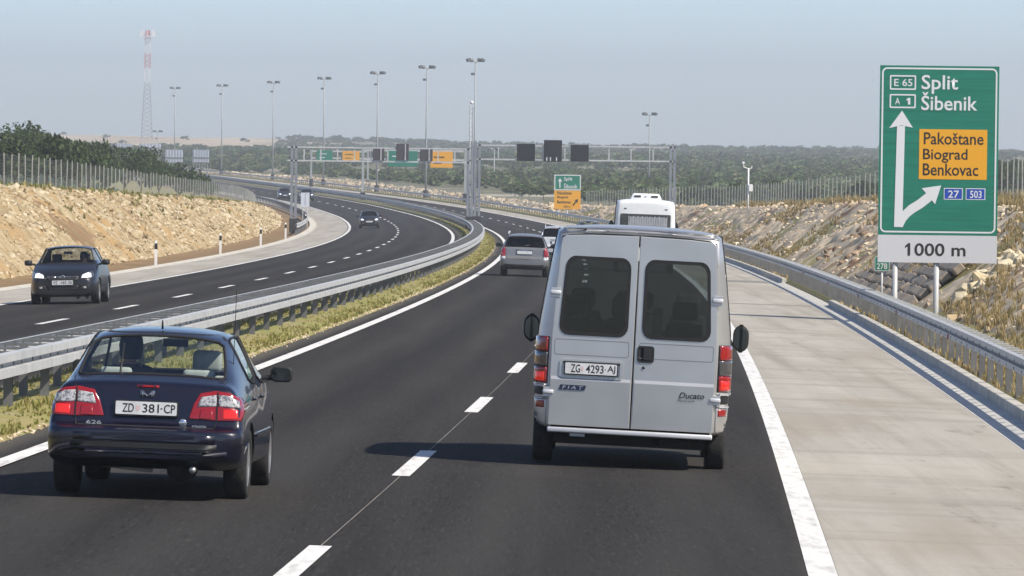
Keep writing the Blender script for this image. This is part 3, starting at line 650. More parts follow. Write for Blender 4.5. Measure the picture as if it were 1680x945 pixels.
# ------------------------------------------------------------ delineator posts
def delineator(Y, off, label, flip):
    z=float(groundz(Y,off)); root=tag(empty('delineator_post',(float(rX(Y)+off),Y,z)),label,'roadside post','white delineator posts')
    MB().add([(-.06,-.05,-.3),(.06,-.05,-.3),(.0,.06,-.3),(-.06,-.05,.95),(.06,-.05,.95),(.0,.06,.95),(-.02,-.03,1.03),(.02,-.03,1.03),(0,.02,1.03)],
        [(2,1,0),(0,1,4,3),(1,2,5,4),(2,0,3,5),(3,4,7,6),(4,5,8,7),(5,3,6,8),(6,7,8)]).build('post_body','post_white',root)
    MB().add([(-.064,-.054,.66),(.064,-.054,.66),(0,.066,.66),(-.064,-.054,.90),(.064,-.054,.90),(0,.066,.90)],[(2,1,0),(0,1,4,3),(1,2,5,4),(2,0,3,5),(3,4,5)]).build('black_band','sblack',root)
for k,(Y,l) in enumerate([(255,'nearest of the row below the left rock slope'),(305,'second of the row below the left rock slope'),(355,'third of the row below the left rock slope'),(405,'fourth of the row, just left of the gantry post'),(505,'at the outer curve end of the left shoulder')]):
    delineator(Y,-14.15,'white delineator post with black band, '+l,False)
delineator(520,12.4,'white delineator post with black band beside the maroon car, right verge',True)

# ------------------------------------------------------------ lamp masts
def mast(Y, off, h, label, X=None, z=None, group='lamp masts along the curve'):
    if X is None: X=float(rX(Y)+off); z=float(groundz(Y,off))+.2
    root=tag(empty('lamp_mast',(X,Y,z)),label,'lamp post',group)
    MB().tube((0,0,-1),(0,0,h),.15,.075,12).build('pole','pole',root,True)
    MB().tube((0,0,-1),(0,0,.8),.34,.34,10).build('base','dark_paint',root)
    fr=MB(); hd=[]
    for k in range(4):
        a=2*math.pi*k/4+.5; d=Vector((math.cos(a),math.sin(a),0)); fr.tube((0,0,h-.25),d*.8+Vector((0,0,h+.12)),.035,.03,6); hd.append((d,a))
    fr.build('bracket_ring','pole',root)
    for d,a in hd:
        m_=MB(); c=d*1.0+Vector((0,0,h+.12)); t=Vector((-d.y,d.x,0)); u=(d*.75+Vector((0,0,-.45))).normalized(); w=t.cross(u)
        v=[]
        for (s1,s2,s3) in ((-.18,-.13,-.2),(.18,-.13,-.2),(.18,.13,-.2),(-.18,.13,-.2),(-.24,-.18,.2),(.24,-.18,.2),(.24,.18,.2),(-.24,.18,.2)): v.append(c+t*s1+w*s2+u*s3)
        m_.add(v,[(3,2,1,0),(4,5,6,7),(0,1,5,4),(1,2,6,5),(2,3,7,6),(3,0,4,7)]).build('floodlight','bulb_head',root)
    MB().box((-.55,-.1,h-1.75),(-.1,.1,h-1.45)).build('small_floodlight','bulb_head',root)
ml=['tallest tapering mast rising above the median gantry posts','second tallest mast, above the small dark gantry panels','third mast from the right in the curve','fourth mast from the right, above the far green board','fifth mast from the right, left of the gantry','sixth mast from the right, above the left rock slope','leftmost mast in the curve, right of the lattice tower']
for Y,l in zip((745,820,900,998,1098,1203,1300),ml): mast(Y,12.2,17.2,'grey lamp mast with floodlight ring, '+l)
X,zt=px(1066,188,900); mast(900,0,10.0,'grey lamp mast with floodlight ring standing alone above the bus',X,zt-10.0)
X,zt=px(811,246,1050); mast(1050,0,6.3,'short distant lamp mast between the median gantry posts and dark panel',X,zt-6.3)
X,zt=px(259,216,1400); mast(1400,0,8,'short distant lamp post just right of the lattice tower',X,zt-8)

# ------------------------------------------------------------ gantries
def gcol(name, X, Y, z0, z1, parent, w=.30):
    m_=MB(); b=parent.location
    for sx in (-1,1):
        m_.box((X-b.x+sx*w/2-.09,Y-b.y-.12,z0-b.z),(X-b.x+sx*w/2+.09,Y-b.y+.12,z1-b.z))
    z=z0+.6
    while z<z1-.2: m_.box((X-b.x-w/2+.09,Y-b.y-.05,z-b.z),(X-b.x+w/2-.09,Y-b.y+.05,z+.12-b.z)); z+=.9
    o=m_.build(name,'grey_paint',parent)
    MB().box((X-b.x-w/2-.16,Y-b.y-.2,z0-b.z-.3),(X-b.x+w/2+.16,Y-b.y+.2,z0-b.z+1.0)).build('column_base','dark_paint',parent); return o
def truss(x0,x1,Y,za,zb,parent,n,m='zinc'):
    b=parent.location
    for z in (za,zb): MB().box((x0-b.x,Y-b.y-.12,z-b.z-.055),(x1-b.x,Y-b.y+.12,z-b.z+.055)).build('chord',m,parent)
    for k in range(1,n):
        x=x0+(x1-x0)*k/n; MB().box((x-b.x-.045,Y-b.y-.08,za-b.z+.055),(x-b.x+.045,Y-b.y+.08,zb-b.z-.055)).build('vertical_brace',m,parent)
gy=455.0
# gantry over the left carriageway
xl,_=px(482,300,gy); xm,_=px(771,300,gy); zb_=float(rZ(gy))
g1=tag(empty('sign_gantry',(xl,gy,float(groundz(gy,-16.3)))),'steel gantry over the left carriageway with dark square panels','gantry')
zt=px(626,243,gy)[1]; zc=px(626,265,gy)[1]
gcol('column',xl,gy,float(groundz(gy,-16.3)),zt+.2,g1); gcol('column',xm,gy,zb_,zt+.25,g1)
truss(xl-.5,xm+.1,gy,zc,zt,g1,11)
def panel(name,x0,x1,y0,y1,Y,parent,m,th=.28,front=-.2,label=None):
    a,zb2=px(x0,y1,Y); c,zt2=px(x1,y0,Y); b=parent.location
    o=MB().box((a-b.x,front,zb2-b.z),(c-b.x,front+th,zt2-b.z)).build(name,m,parent,bevel=.02); 
    if label:o['label']=label
    return o,(a-b.x,c-b.x,zb2-b.z,zt2-b.z)
M['vms_back']=mat('display back',(0.06,0.055,0.06),.6)
for (x0,x1,y0,y1) in ((612,631,244,263),(650,671,236,263),(689,710,245,264)):
    _,q=panel('display_panel',x0,x1,y0,y1,gy,g1,'vms_back')
    MB().box((q[1]-.3,-.24,q[2]),(q[1]-.22,-.2,q[3])).build('panel_rib','zinc',g1)
# gantry over the right carriageway
xr,_=px(1103,300,gy+6); xm2,_=px(783,300,gy+6)
g2=tag(empty('sign_gantry',(xr,gy+6,float(groundz(gy+6,13.2)))),'steel gantry over the right carriageway carrying three black displays','gantry')
gy2=gy+6; zt=px(940,240,gy2)[1]; zc=px(940,263,gy2)[1]
gcol('column',xm2,gy2,float(rZ(gy2)),zt+.3,g2); gcol('column',xr,gy2,float(groundz(gy2,13.2)),zt+.15,g2)
truss(xm2-.1,xr+.2,gy2,zc,zt,g2,9)
for (x0,x1,y0,y1) in ((848,878,236,264),(892,922,230,265),(936,966,238,265)): panel('display_panel',x0,x1,y0,y1,gy2,g2,'black')
mk=MB(); b=g2.location
for x in (897,903,913):
    a,z0=px(x,264,gy2); mk.box((a-b.x-.035,-.215,z0-b.z),(a-b.x+.035,-.205,z0-b.z+.28))
mk.build('lane_symbol','swhite',g2)
# camera mast at the median columns
X,zt=px(774,168,gy+3); cmst=tag(empty('camera_mast',(X,gy+3,float(rZ(gy)))),'thin twin tube camera mast between the two median gantry columns','mast'); hh_=zt-float(rZ(gy))
MB().tube((-.1,0,0),(-.1,0,hh_-.2),.06,.05,8).build('pole','pole',cmst,True); lad=MB().tube((.1,0,0),(.1,0,hh_-.4),.035,.03,6)
for k in range(int(hh_/0.35)): lad.tube((-.1,0,.3+k*.35),(.1,0,.3+k*.35),.015,.015,5)
lad.build('ladder','pole',cmst); MB().rev([(0,hh_+.12),(.1,hh_+.08),(.14,hh_),(.1,hh_-.1),(0,hh_-.14)],12).build('camera_dome','post_white',cmst,True)
# second and third gantries far down the curve
def far_gantry(label,Y,xa,xb,boards,ytop,ybot):
    x0,zt=px(xa,ytop,Y); x1,_=px(xb,ytop,Y); z0=px(xa,ybot,Y)[1]
    g=tag(empty('sign_gantry',(x0,Y,z0)),label,'gantry'); zc=px(xa,(ytop*2+ybot)/3-6,Y)[1]
    for x in (x0,x1): MB().box((x-x0-.15,-.15,-.5),(x-x0+.15,.15,zt-z0)).build('column','pole',g); MB().box((x-x0-.3,-.3,-.5),(x-x0+.3,.3,1.1)).build('column_base','dark_paint',g)
    MB().box((0,-.12,zt-z0-.3),(x1-x0,.12,zt-z0-.05)).build('chord','zinc',g); MB().box((0,-.12,zt-z0-1.4),(x1-x0,.12,zt-z0-1.15)).build('chord','zinc',g)
    for (a,b2,c,d,m_) in boards:
        _,q=panel('sign_board',a,b2,c,d,Y,g,m_,.1,-.3)
        tm='swhite' if m_=='sgreen' else 'sblack'; w=q[1]-q[0]; hgt=q[3]-q[2]
        for r_ in range(2): MB().box((q[0]+w*.15,-.32,q[2]+hgt*(.26+.36*r_)),(q[0]+w*(.62 if r_ else .5),-.305,q[2]+hgt*(.33+.36*r_))).build('writing_line',tm,g)
far_gantry('far gantry with a wide green board and an amber board over the curve',762,596,764,[(636,685,248,273,'sgreen'),(706,743,249,275,'sorange')],244,330)
far_gantry('farthest gantry with a small green board and a small amber board',980,511,604,[(520,546,247,263,'sgreen'),(562,590,248,264,'sorange')],246,305)

# ------------------------------------------------------------ the large direction sign
sy=150.0; KS=10047/sy
sx0,sz0=px(1440,430,sy); root=tag(empty('direction_sign',(sx0,sy,sz0)),'large green direction sign with amber panel and white distance plate','road sign')
def sp(x,y):   # sign plate coordinates from measured positions (1440,430 is its lower left corner)
    return ((x-1440-(430-y)*.0122)/KS, (430-y+ (x-1440)*.0122)/KS)
def sbox(x0,x1,y0,y1):
    a=sp(x0,y1); b=sp(x1,y0); return (a[0],b[0],a[1],b[1])
def plate(name,q,m,y0,y1,r=.0):
    mb=MB(); mb.prism(rrect(q[0],q[1],q[2],q[3],r) if r else [(q[0],q[2]),(q[1],q[2]),(q[1],q[3]),(q[0],q[3])],y0,y1); return mb.build(name,m,root)
W=194/KS; Hh=323/KS; zsplit=45/KS
plate('green_panel',(0,W+.02,zsplit+.003,Hh),'sgreen',0,.05)
plate('distance_panel',(0,W+.02,0,zsplit),'spale',0.002,.05)
o=rrect(.045,W-.025,zsplit+.06,Hh-.05,.13); i_=rrect(.085,W-.065,zsplit+.10,Hh-.09,.09); MB().ring(o,i_,-.006,-.001).build('white_border','swhite',root)
def rx(x): return (x-1441)/KS
def rz(y): return (430-y)/KS
def T(s,x0,x1,y0,y1,m,bold=.012,yy=-.008): return text(s,(rx(x0),rx(x1),rz(y1),rz(y0)),m,root,yy,bold=bold)
T('Split',1509,1569,122,153,'swhite'); T('Šibenik',1509,1601,150,180,'swhite')
for (x0,x1,y0,y1,s,a,b2) in ((1457,1500,123,147,'E 65',1464,1494),(1457,1500,154,177,'A   1',1466,1492)):
    MB().ring(rrect(rx(x0),rx(x1),rz(y1),rz(y0),.03),rrect(rx(x0)+.035,rx(x1)-.035,rz(y1)+.035,rz(y0)-.035,.015),-.008,-.002).build('route_frame','swhite',root)
    (T(s,a,b2,y0+6,y1-6,'swhite',.01) if s[0]=='E' else (T('A',1466,1474,y0+6,y1-6,'swhite',.01),T('1',1487,1491,y0+6,y1-6,'swhite',.01)))
a=[(1466,372),(1478,372),(1481,362),(1488,352),(1500,343),(1514,334),(1526,325),(1520,318),(1542,303),(1534,334),(1529,328),(1512,341),(1497,353),(1489,364)]
ax=lambda x,y:(rx(x-(372-y)*.0122*.6+1),rz(y))
ar_=MB(); 
for pts_ in ([(1466,372),(1479.5,372),(1483,206),(1470,206)],):
    ar_.prism([ax(x,y) for x,y in pts_],-.009,-.003)
ar_.prism([ax(x,y) for x,y in [(1457,210),(1477,205),(1496,209),(1478,181)]],-.011,-.002)
ar_.build('arrow','swhite',root)
br_=MB(); cl_=[(1477,372,3.0),(1480,360,5.5),(1486,350,7),(1495,342,7.5),(1508,334,7.5),(1526,319.5,7.5)]
L_=[];R__=[]
for k,(x,y,w2) in enumerate(cl_):
    a_=cl_[max(k-1,0)]; b_=cl_[min(k+1,len(cl_)-1)]; dx,dy=b_[0]-a_[0],b_[1]-a_[1]; n_=math.hypot(dx,dy); L_.append(ax(x-dy/n_*w2,y+dx/n_*w2)); R__.append(ax(x+dy/n_*w2,y-dx/n_*w2))
for k in range(len(cl_)-1): br_.prism([L_[k],L_[k+1],R__[k+1],R__[k]],-.007,-.001)
br_.prism([ax(x,y) for x,y in [(1511,308),(1543,303),(1533,334),(1523,321)]],-.0085,-.002)
br_.build('arrow_branch','swhite',root)
plate('amber_panel',(rx(1506.5),rx(1618),rz(293),rz(211)),'sorange',-.006,-.001)
T('Pakoštane',1514,1612,216,236,'sblack',.011,-.009); T('Biograd',1513,1586,243,266,'sblack',.011,-.009); T('Benkovac',1513,1604,267,287,'sblack',.011,-.009)
for (x0,x1,s) in ((1548,1579,'27'),(1584,1616,'503')):
    plate('route_plate',(rx(x0),rx(x1),rz(326),rz(307)),'swhite',-.006,-.001); plate('route_plate_blue',(rx(x0+1.2),rx(x1-1.2),rz(324.8),rz(308.2)),'sblue',-.008,-.0065)
    T(s,x0+7,x1-6,311,323,'swhite',.01,-.010)
MB().prism([(rx(1491.5),rz(398)),(rx(1491.5),rz(402.5)),(rx(1486),rz(406)),(rx(1486),rz(402.5))],-.006,-.003).build('lettering','sblack',root)
MB().prism([(rx(1488),rz(159.8)),(rx(1488),rz(163)),(rx(1484.5),rz(165)),(rx(1484.5),rz(162.6))],-.010,-.007).build('lettering','swhite',root)
for k in range(15): MB().box((.02,-.0012,zsplit+.12+k*.265),(W-.01,.001,zsplit+.126+k*.265)).build('panel_seam','sgreen_dk',root)
T('1000 m',1490,1585,398,419,'sblack',.012,-.004)
for x in (1470,1538):
    xx=rx(x); MB().tube((xx,.12,-2.6),(xx,.12,.1),.07,.07,12).build('post','zinc',root,True)
    MB().box((xx-.04,.05,.1),(xx+.04,.13,Hh-.1)).build('stiffener','zinc',root)
# kilometre marker
kx,kz=px(1447,445,152.5); r2=tag(empty('kilometre_marker',(kx,152.5,kz-.75)),'small green kilometre plate on a thin post left of the large sign','road sign')
MB().prism(rrect(-.19,.19,.75,1.12,.03),-.02,0).build('plate','sgreen',r2); MB().ring(rrect(-.185,.185,.755,1.115,.03),rrect(-.172,.172,.768,1.102,.02),-.024,-.021).build('plate_border','swhite',r2)
text('278',(-.13,.13,.80,.95),'swhite',r2,-.024,bold=.01); text('km',(-.06,.06,.99,1.06),'swhite',r2,-.024)
MB().tube((0,.02,-.3),(0,.02,.8),.028,.028,8).build('post','zinc',r2,True)
# second direction sign
sy2=612.0; x0,zb2=px(909,343,sy2); x1,zt2=px(953,287,sy2); w=x1-x0; h=zt2-zb2
root=tag(empty('direction_sign',(x0,sy2,zb2-.8)),'smaller direction sign, green over amber on three posts, left of the bus','road sign')
MB().box((0,0,.8+h*.55),(w,.06,.8+h)).build('green_panel','sgreen',root); MB().box((0,0,.8),(w,.06,.8+h*.54)).build('amber_panel','sorange',root)
MB().ring([(0,.8+h*.55),(w,.8+h*.55),(w,.8+h),(0,.8+h)],[(.09,.8+h*.55+.09),(w-.09,.8+h*.55+.09),(w-.09,.8+h-.09),(.09,.8+h-.09)],-.012,-.002).build('white_border','swhite',root)
text('Split',(w*.36,w*.68,.8+h*.80,.8+h*.93),'swhite',root,-.02,bold=.01); text('Šibenik',(w*.36,w*.88,.8+h*.60,.8+h*.75),'swhite',root,-.02,bold=.01)
MB().prism([(w*.19,.8+h*.62),(w*.23,.8+h*.62),(w*.23,.8+h*.8),(w*.29,.8+h*.8),(w*.21,.8+h*.9),(w*.13,.8+h*.8),(w*.19,.8+h*.8)],-.02,-.005).build('arrow','swhite',root)
for s,a,b2,z in (('Pakoštane',.12,.66,.43),('Biograd',.12,.52,.30),('Benkovac',.12,.64,.17)): text(s,(w*a,w*b2,.8+h*z,.8+h*(z+.085)),'sblack',root,-.02,bold=.008)
text('500 m',(w*.37,w*.62,.8+h*.05,.8+h*.11),'sblack',root,-.02)
MB().prism([(w*.70,.8+h*.13),(w*.74,.8+h*.10),(w*.85,.8+h*.22),(w*.88,.8+h*.18),(w*.91,.8+h*.30),(w*.78,.8+h*.27),(w*.82,.8+h*.25)],-.02,-.005).build('arrow','sblack',root)
for t in (.15,.5,.85): MB().tube((w*t,.1,-.6),(w*t,.1,.9),.07,.07,8).build('post','zinc',root,True)

# ------------------------------------------------------------ small far things
X,zt=px(1228,272,398); z0=float(groundz(398,X-float(rX(398)))); hp=zt-z0
cp=tag(empty('camera_pole',(X,398,z0)),'white pole with cabinet and forked arms on top of the right slope','pole')
MB().tube((0,0,-.5),(0,0,hp-.15),.07,.05,8).build('pole','post_white',cp,True)
MB().box((.03,-.16,hp*.42),(.28,.16,hp*.58)).build('cabinet','post_white',cp,bevel=.02)
ar=MB().tube((0,0,hp-.2),(-.3,0,hp-.1),.03,.03,6).tube((-.3,0,hp-.1),(-.34,0,hp+.12),.03,.03,6).tube((0,0,hp-.2),(.2,0,hp-.15),.03,.03,6).tube((.2,0,hp-.15),(.22,0,hp),.03,.03,6); ar.build('forked_arm','post_white',cp)
MB().box((-.42,-.12,hp+.1),(-.27,.1,hp+.26)).build('camera','post_white',cp,bevel=.02)
for (x0,x1,y0,y1,Y,l) in ((271,300,246,266,1180,'pale back of a large sign board below the leftmost lamp mast'),(316,343,246,266,1150,'pale back of a large sign board, rightmost of the far boards'),(190,216,236,246,1330,'pale far sign board partly hidden by trees, leftmost of the far boards'),(229,264,236,246,1320,'wide pale far sign board beneath the lattice tower')):
    a,zb2=px(x0,y1,Y); c,zt2=px(x1,y0,Y); z0=min(float(groundz(Y,a-float(rX(Y)))),zb2-.8)
    r3=tag(empty('sign_board_back',(a,Y,z0)),l,'road sign','far sign boards seen from behind')
    MB().box((0,0,zb2-z0),(c-a,.08,zt2-z0)).build('board','signback',r3)
    for k in range(6): t=(k+.5)/6*(c-a); MB().box((t-.05,-.12,0),(t+.05,-.01,zt2-z0+.25)).build('rib','pole',r3)
    MB().box((.02,-.06,(zb2-z0)+(zt2-zb2)*.28),(c-a-.02,-.01,(zb2-z0)+(zt2-zb2)*.40)).build('cross_rail','zinc_dk',r3)
a,zt2=px(497,318,472); 
for x,l in ((497,'left of two grey traffic sign backs beside the left gantry post'),(504.5,'right of two grey traffic sign backs beside the left gantry post')):
    a,zt2=px(x,316,476); z0=float(groundz(476,a-float(rX(476)))); r3=tag(empty('traffic_sign',(a,476,z0)),l,'road sign','sign backs by the left gantry')
    MB().box((-.16,0,zt2-z0-1.1),(.16,.03,zt2-z0)).build('plate','signback',r3); MB().tube((0,.06,-.3),(0,.06,zt2-z0-.1),.035,.035,8).build('post','zinc',r3,True)
# lattice tower
tx,tz1=px(243,47,2850); tz0=px(243,228,2850)[1]-1; H=tz1-tz0
tw=tag(empty('lattice_tower',(tx,2850,tz0)),'tall red and white lattice radio tower on the horizon','tower')
def tw_w(t): return 3.3*(1-t)**1.0+1.35 if t<.45 else 3.3*.55*(1-(t-.45)/.55*.45)+1.35*1.0-.0
secs=[(0,.27,'pole'),(.27,.52,'pole'),(.52,.65,'white_paint'),(.65,.78,'red_paint'),(.78,.90,'white_paint'),(.90,.955,'red_paint')]
def w_at(t): return 2.6-1.3*min(t,.5)/.5 if t<.5 else 1.3-.3*(t-.5)
for (a,b2,m_) in secs:
    mm=MB(); ns=max(2,int((b2-a)*26)); 
    for k in range(ns):
        t0=a+(b2-a)*k/ns; t1=a+(b2-a)*(k+1)/ns; w0,w1=w_at(t0),w_at(t1); cs=[(-1,-1),(1,-1),(1,1),(-1,1)]
        for q in range(4):
            c0,c1=cs[q],cs[(q+1)%4]
            mm.tube((c0[0]*w0,c0[1]*w0,t0*H),(c0[0]*w1,c0[1]*w1,t1*H),.14,.14,4,False)
            mm.tube((c0[0]*w0,c0[1]*w0,t0*H),(c1[0]*w1,c1[1]*w1,t1*H),.09,.09,4,False); mm.tube((c1[0]*w0,c1[1]*w0,t0*H),(c0[0]*w1,c0[1]*w1,t1*H),.09,.09,4,False)
    mm.build('lattice_section',m_,tw)
MB().box((-3.2,-3.2,H*.925),(3.2,3.2,H*.935)).build('platform','white_paint',tw)
an=MB()
for k in range(8):
    a=2*math.pi*k/8; an.box((math.cos(a)*3.2-.25,math.sin(a)*3.2-.25,H*.93),(math.cos(a)*3.2+.25,math.sin(a)*3.2+.25,H*.985))
an.build('antenna','white_paint',tw); MB().box((-1,-1,H*.94),(1,1,H*.985)).build('antenna_drum','red_paint',tw)
for k,(x,y) in enumerate(((497,222),(541,222),(578,228),(707,225))):
    X,zt=px(x,y,3300); z0=float(groundz(3300,X-float(rX(3300)))); t_=tag(empty('pylon',(X,3300,z0)),['tiny pylon on the horizon, first from the left','tiny pylon on the horizon, second from the left','tiny pylon on the horizon, third from the left','tiny pylon on the horizon beside the second tallest mast'][k],'pylon','pylons on the horizon')
    MB().tube((0,0,-1),(0,0,zt-z0),.35,.15,4).build('shaft','pole',t_); MB().box((-1.6,-.1,(zt-z0)*.75),(1.6,.1,(zt-z0)*.80)).build('cross_arm','pole',t_)
# ------------------------------------------------------------ vehicles: shared builders
def paint(name,c,metal=.3,rough=.35,coat=1.0): return mat(name,c,rough,metal=metal,coat=coat,col2=tuple(x*1.12 for x in c),scale=2.5,detail=6,ramp=(.3,.7))
M['navy']=paint('navy paint',(0.0035,0.0035,0.015),.2,.36,.7)
M['silver']=paint('silver van paint',(0.54,0.535,0.522),.75,.38,.2)
M['silver_dk']=paint('mid silver paint',(0.21,0.212,0.217),.5,.4,.4)
M['silver_lt']=paint('light silver paint',(0.56,0.57,0.59),.3,.4,.6)
M['maroon']=paint('maroon paint',(0.10,0.035,0.032),.2,.35)
M['charcoal']=paint('charcoal paint',(0.009,0.009,0.011),.2,.4,.5)
M['buswhite']=paint('bus white',(0.74,0.75,0.75),0,.4,.4)
M['tyre']=mat('tyre rubber',(0.014,0.014,0.014),.85,(0.03,0.03,0.029),14,5,bump=.3,bscale=60)
M['rim']=mat('alloy rim',(0.42,0.43,0.44),.4,metal=.7)
M['plastic']=mat('black plastic',(0.014,0.014,0.015),.55)
M['seal']=mat('rubber seal',(0.008,0.008,0.009),.7)
M['gap']=mat('panel gap',(0.010,0.010,0.012),.9)
M['under']=mat('underbody',(0.010,0.010,0.010),.9)
M['glass']=glass('car glass',(0.90,0.95,0.91),1.62); M['glass_dk']=glass('tinted glass',(0.66,0.70,0.71)); M['glass_door']=glass('door glass',(0.40,0.43,0.44),1.28); M['glass_n']=glass('clear glass',(0.85,0.85,0.86)); M['glass_bk']=glass('dark glass',(0.12,0.13,0.14))
M['lamp_red']=mat('red lamp lens',(0.28,0.008,0.010),.15,coat=1.0); M['lamp_lit']=mat('lit red lamp',(0.5,0.012,0.008),.2,coat=1.0,emit=((1,.035,.015),.28))
M['lamp_clear']=mat('clear lamp lens',(0.46,0.46,0.46),.2,(0.16,0.16,0.17),45,2,coat=1.0,ramp=(.45,.6)); M['lamp_grey']=mat('smoked lamp lens',(0.06,0.06,0.065),.15,coat=1.0)
M['head_lit']=mat('lit headlamp',(0.85,0.87,0.9),.2,emit=((.95,.97,1.0),1.2),coat=1.0)
M['chrome']=mat('chrome',(0.68,0.69,0.70),.18,metal=.9); M['plate']=mat('number plate',(0.66,0.67,0.68),.45,(0.55,0.56,0.57),7,4)
M['seat']=mat('seat cloth',(0.045,0.045,0.05),.95,(0.07,0.07,0.075),12,5); M['seat_lt']=mat('grey seat cloth',(0.36,0.38,0.37),.9,(0.44,0.46,0.44),12,5)
M['skin']=mat('skin',(0.42,0.25,0.18),.6); M['hair']=mat('dark hair',(0.018,0.013,0.010),.7); M['shirt']=mat('dark shirt',(0.03,0.035,0.05),.9); M['shirt2']=mat('pale shirt',(0.4,0.38,0.34),.9)
M['mirror']=mat('mirror glass',(0.05,0.055,0.06),.08,metal=1.0)
M['curtain']=mat('white curtain',(0.55,0.57,0.58),.95,(0.66,0.67,0.68),5,3)
M['checker']=mat('plate crest',(0.62,0.45,0.44),.5)

def sec(zb,ws,zs,wm,zm,wb,zbelt,wr,zr,zt,zc): return [(0,zb),(ws*.85,zb),(ws,zs),(wm,zm),(wb,zbelt),(wr,zr),(wr*.6,zt),(0,zc)]
TAGS=['body','rear_window','windscreen','side_window','cap','wheel_arch']
class Car:
    """A shell lofted over cross sections, subdivided, wheel arches cut, and split into body and panes."""
    def __init__(s,name,label,cat,stations,W,L,H,base,paintm,glassm,wheels,wr=.31,cap=False,group=None,crease=.35,sub=2,seal_r=.013):
        s.root=tag(empty(name),label,cat,group); s.W,s.L,s.H=W,L,H
        fx,fy,fz=W/base[0],L/base[1],H/base[2]; V=[];F=[];T=[]; n=8
        st=[(y*fy,[(x*fx,z*fz) for x,z in sc],t4,t5) for (y,sc,t4,t5) in stations]; s.st=st
        for (y,sc,_,_) in st:
            V+=[(x,y,z) for x,z in sc]+[(-x,y,z) for x,z in sc[1:7]]
        m=14
        def R_(i,k): return i*m+k
        def L_(i,k): return R_(i,k) if k in (0,7) else i*m+7+k
        for i in range(len(st)-1):
            for b in range(7):
                t=st[i][2] if b==4 else (st[i][3] if b>=5 else 'body'); t=TAGS.index(t or 'body')
                F.append((R_(i,b),R_(i,b+1),R_(i+1,b+1),R_(i+1,b))); T.append(t)
                F.append((L_(i,b+1),L_(i,b),L_(i+1,b),L_(i+1,b+1))); T.append(t)
        for i,fl in ((0,0),(len(st)-1,1)):
            for b in range(7):
                q=[R_(i,b),L_(i,b),L_(i,b+1),R_(i,b+1)]; q=[a for k,a in enumerate(q) if a not in q[:k]]
                F.append(tuple(q if not fl else q[::-1])); T.append(TAGS.index('cap') if (cap and not fl) else 0)
        me=bpy.data.meshes.new('shell'); me.from_pydata(V,[],F); me.polygons.foreach_set('material_index',T)
        for _ in TAGS: me.materials.append(M['gap'])
        bm=bmesh.new(); bm.from_mesh(me); bmesh.ops.recalc_face_normals(bm,faces=bm.faces); cl=bm.edges.layers.float.new('crease_edge')
        for e in bm.edges:
            ts={f.material_index for f in e.link_faces}
            if len(ts)>1: e[cl]=.75
            else:
                ks=[(v.index%m) for v in e.verts]; ks=[k-7 if k>7 else k for k in ks]
                if ks[0]==ks[1] and ks[0] in (1,2): e[cl]=.4
                if ks[0]==ks[1] and ks[0]==5: e[cl]=crease
        bm.verts.index_update()
        if cap:
            for e in bm.edges:
                if any(f.material_index==TAGS.index('cap') for f in e.link_faces) and any(f.material_index!=TAGS.index('cap') for f in e.link_faces): e[cl]=1.0
        bm.to_mesh(me); bm.free()
        o=bpy.data.objects.new('shell',me); C.objects.link(o)
        sb=o.modifiers.new('s','SUBSURF'); sb.levels=sub; sb.render_levels=sub
        cut=MB()
        for (wy,wz,r) in wheels:
            for sx in (-1,1): cut.tube((sx*(W/2-.32),wy,wz),(sx*(W/2+.2),wy,wz),r+.055,r+.055,28)
        cme=cut.mesh('cut'); 
        for _ in TAGS: cme.materials.append(M['under'])
        cme.polygons.foreach_set('material_index',[TAGS.index('wheel_arch')]*len(cme.polygons))
        co=bpy.data.objects.new('cut',cme); C.objects.link(co)
        bo=o.modifiers.new('b','BOOLEAN'); bo.object=co; bo.operation='DIFFERENCE'; bo.solver='EXACT'
        dg=bpy.context.evaluated_depsgraph_get(); dg.update(); ev=bpy.data.meshes.new_from_object(o.evaluated_get(dg))
        bpy.data.objects.remove(o); bpy.data.objects.remove(co)
        vs=[v.co.copy() for v in ev.vertices]; ps=[(tuple(p.vertices),p.material_index) for p in ev.polygons]
        s.tree=BVHTree.FromPolygons(vs,[p[0] for p in ps])
        mats={'body':paintm,'rear_window':glassm,'windscreen':glassm,'side_window':glassm,'wheel_arch':'under'}
        s.parts={}
        for ti,t in enumerate(TAGS):
            fs=[p[0] for p in ps if p[1]==ti]
            if not fs or t=='cap': continue
            comps=[fs] if t=='body' else s.components(fs)
            for cf in comps:
                used={}; 
                for f in cf:
                    for i in f: used.setdefault(i,len(used))
                m2=bpy.data.meshes.new(t); m2.from_pydata([tuple(vs[i]) for i in used],[],[tuple(used[i] for i in f) for f in cf]); m2.update()
                ob=link(t,m2,mats[t],s.root,True); s.parts.setdefault(t,[]).append(ob)
                if t not in('body','wheel_arch') and seal_r: s.seal(m2,ob,seal_r)
        for (wy,wz,r) in wheels:
            for sx in (-1,1): s.wheel(sx,wy,wz,r)
    def components(s,fs):
        par={}
        def find(a):
            while par.setdefault(a,a)!=a: par[a]=par[par[a]]; a=par[a]
            return a
        for f in fs:
            for i in f[1:]: par[find(i)]=find(f[0])
        d={}
        for f in fs: d.setdefault(find(f[0]),[]).append(f)
        return list(d.values())
    def seal(s,me,parent,r):
        bm=bmesh.new(); bm.from_mesh(me); mb=MB()
        for e in bm.edges:
            if e.is_boundary: mb.tube(e.verts[0].co,e.verts[1].co,r,r,5,False)
        bm.free(); mb.build('rubber_seal','seal',parent,True,False)
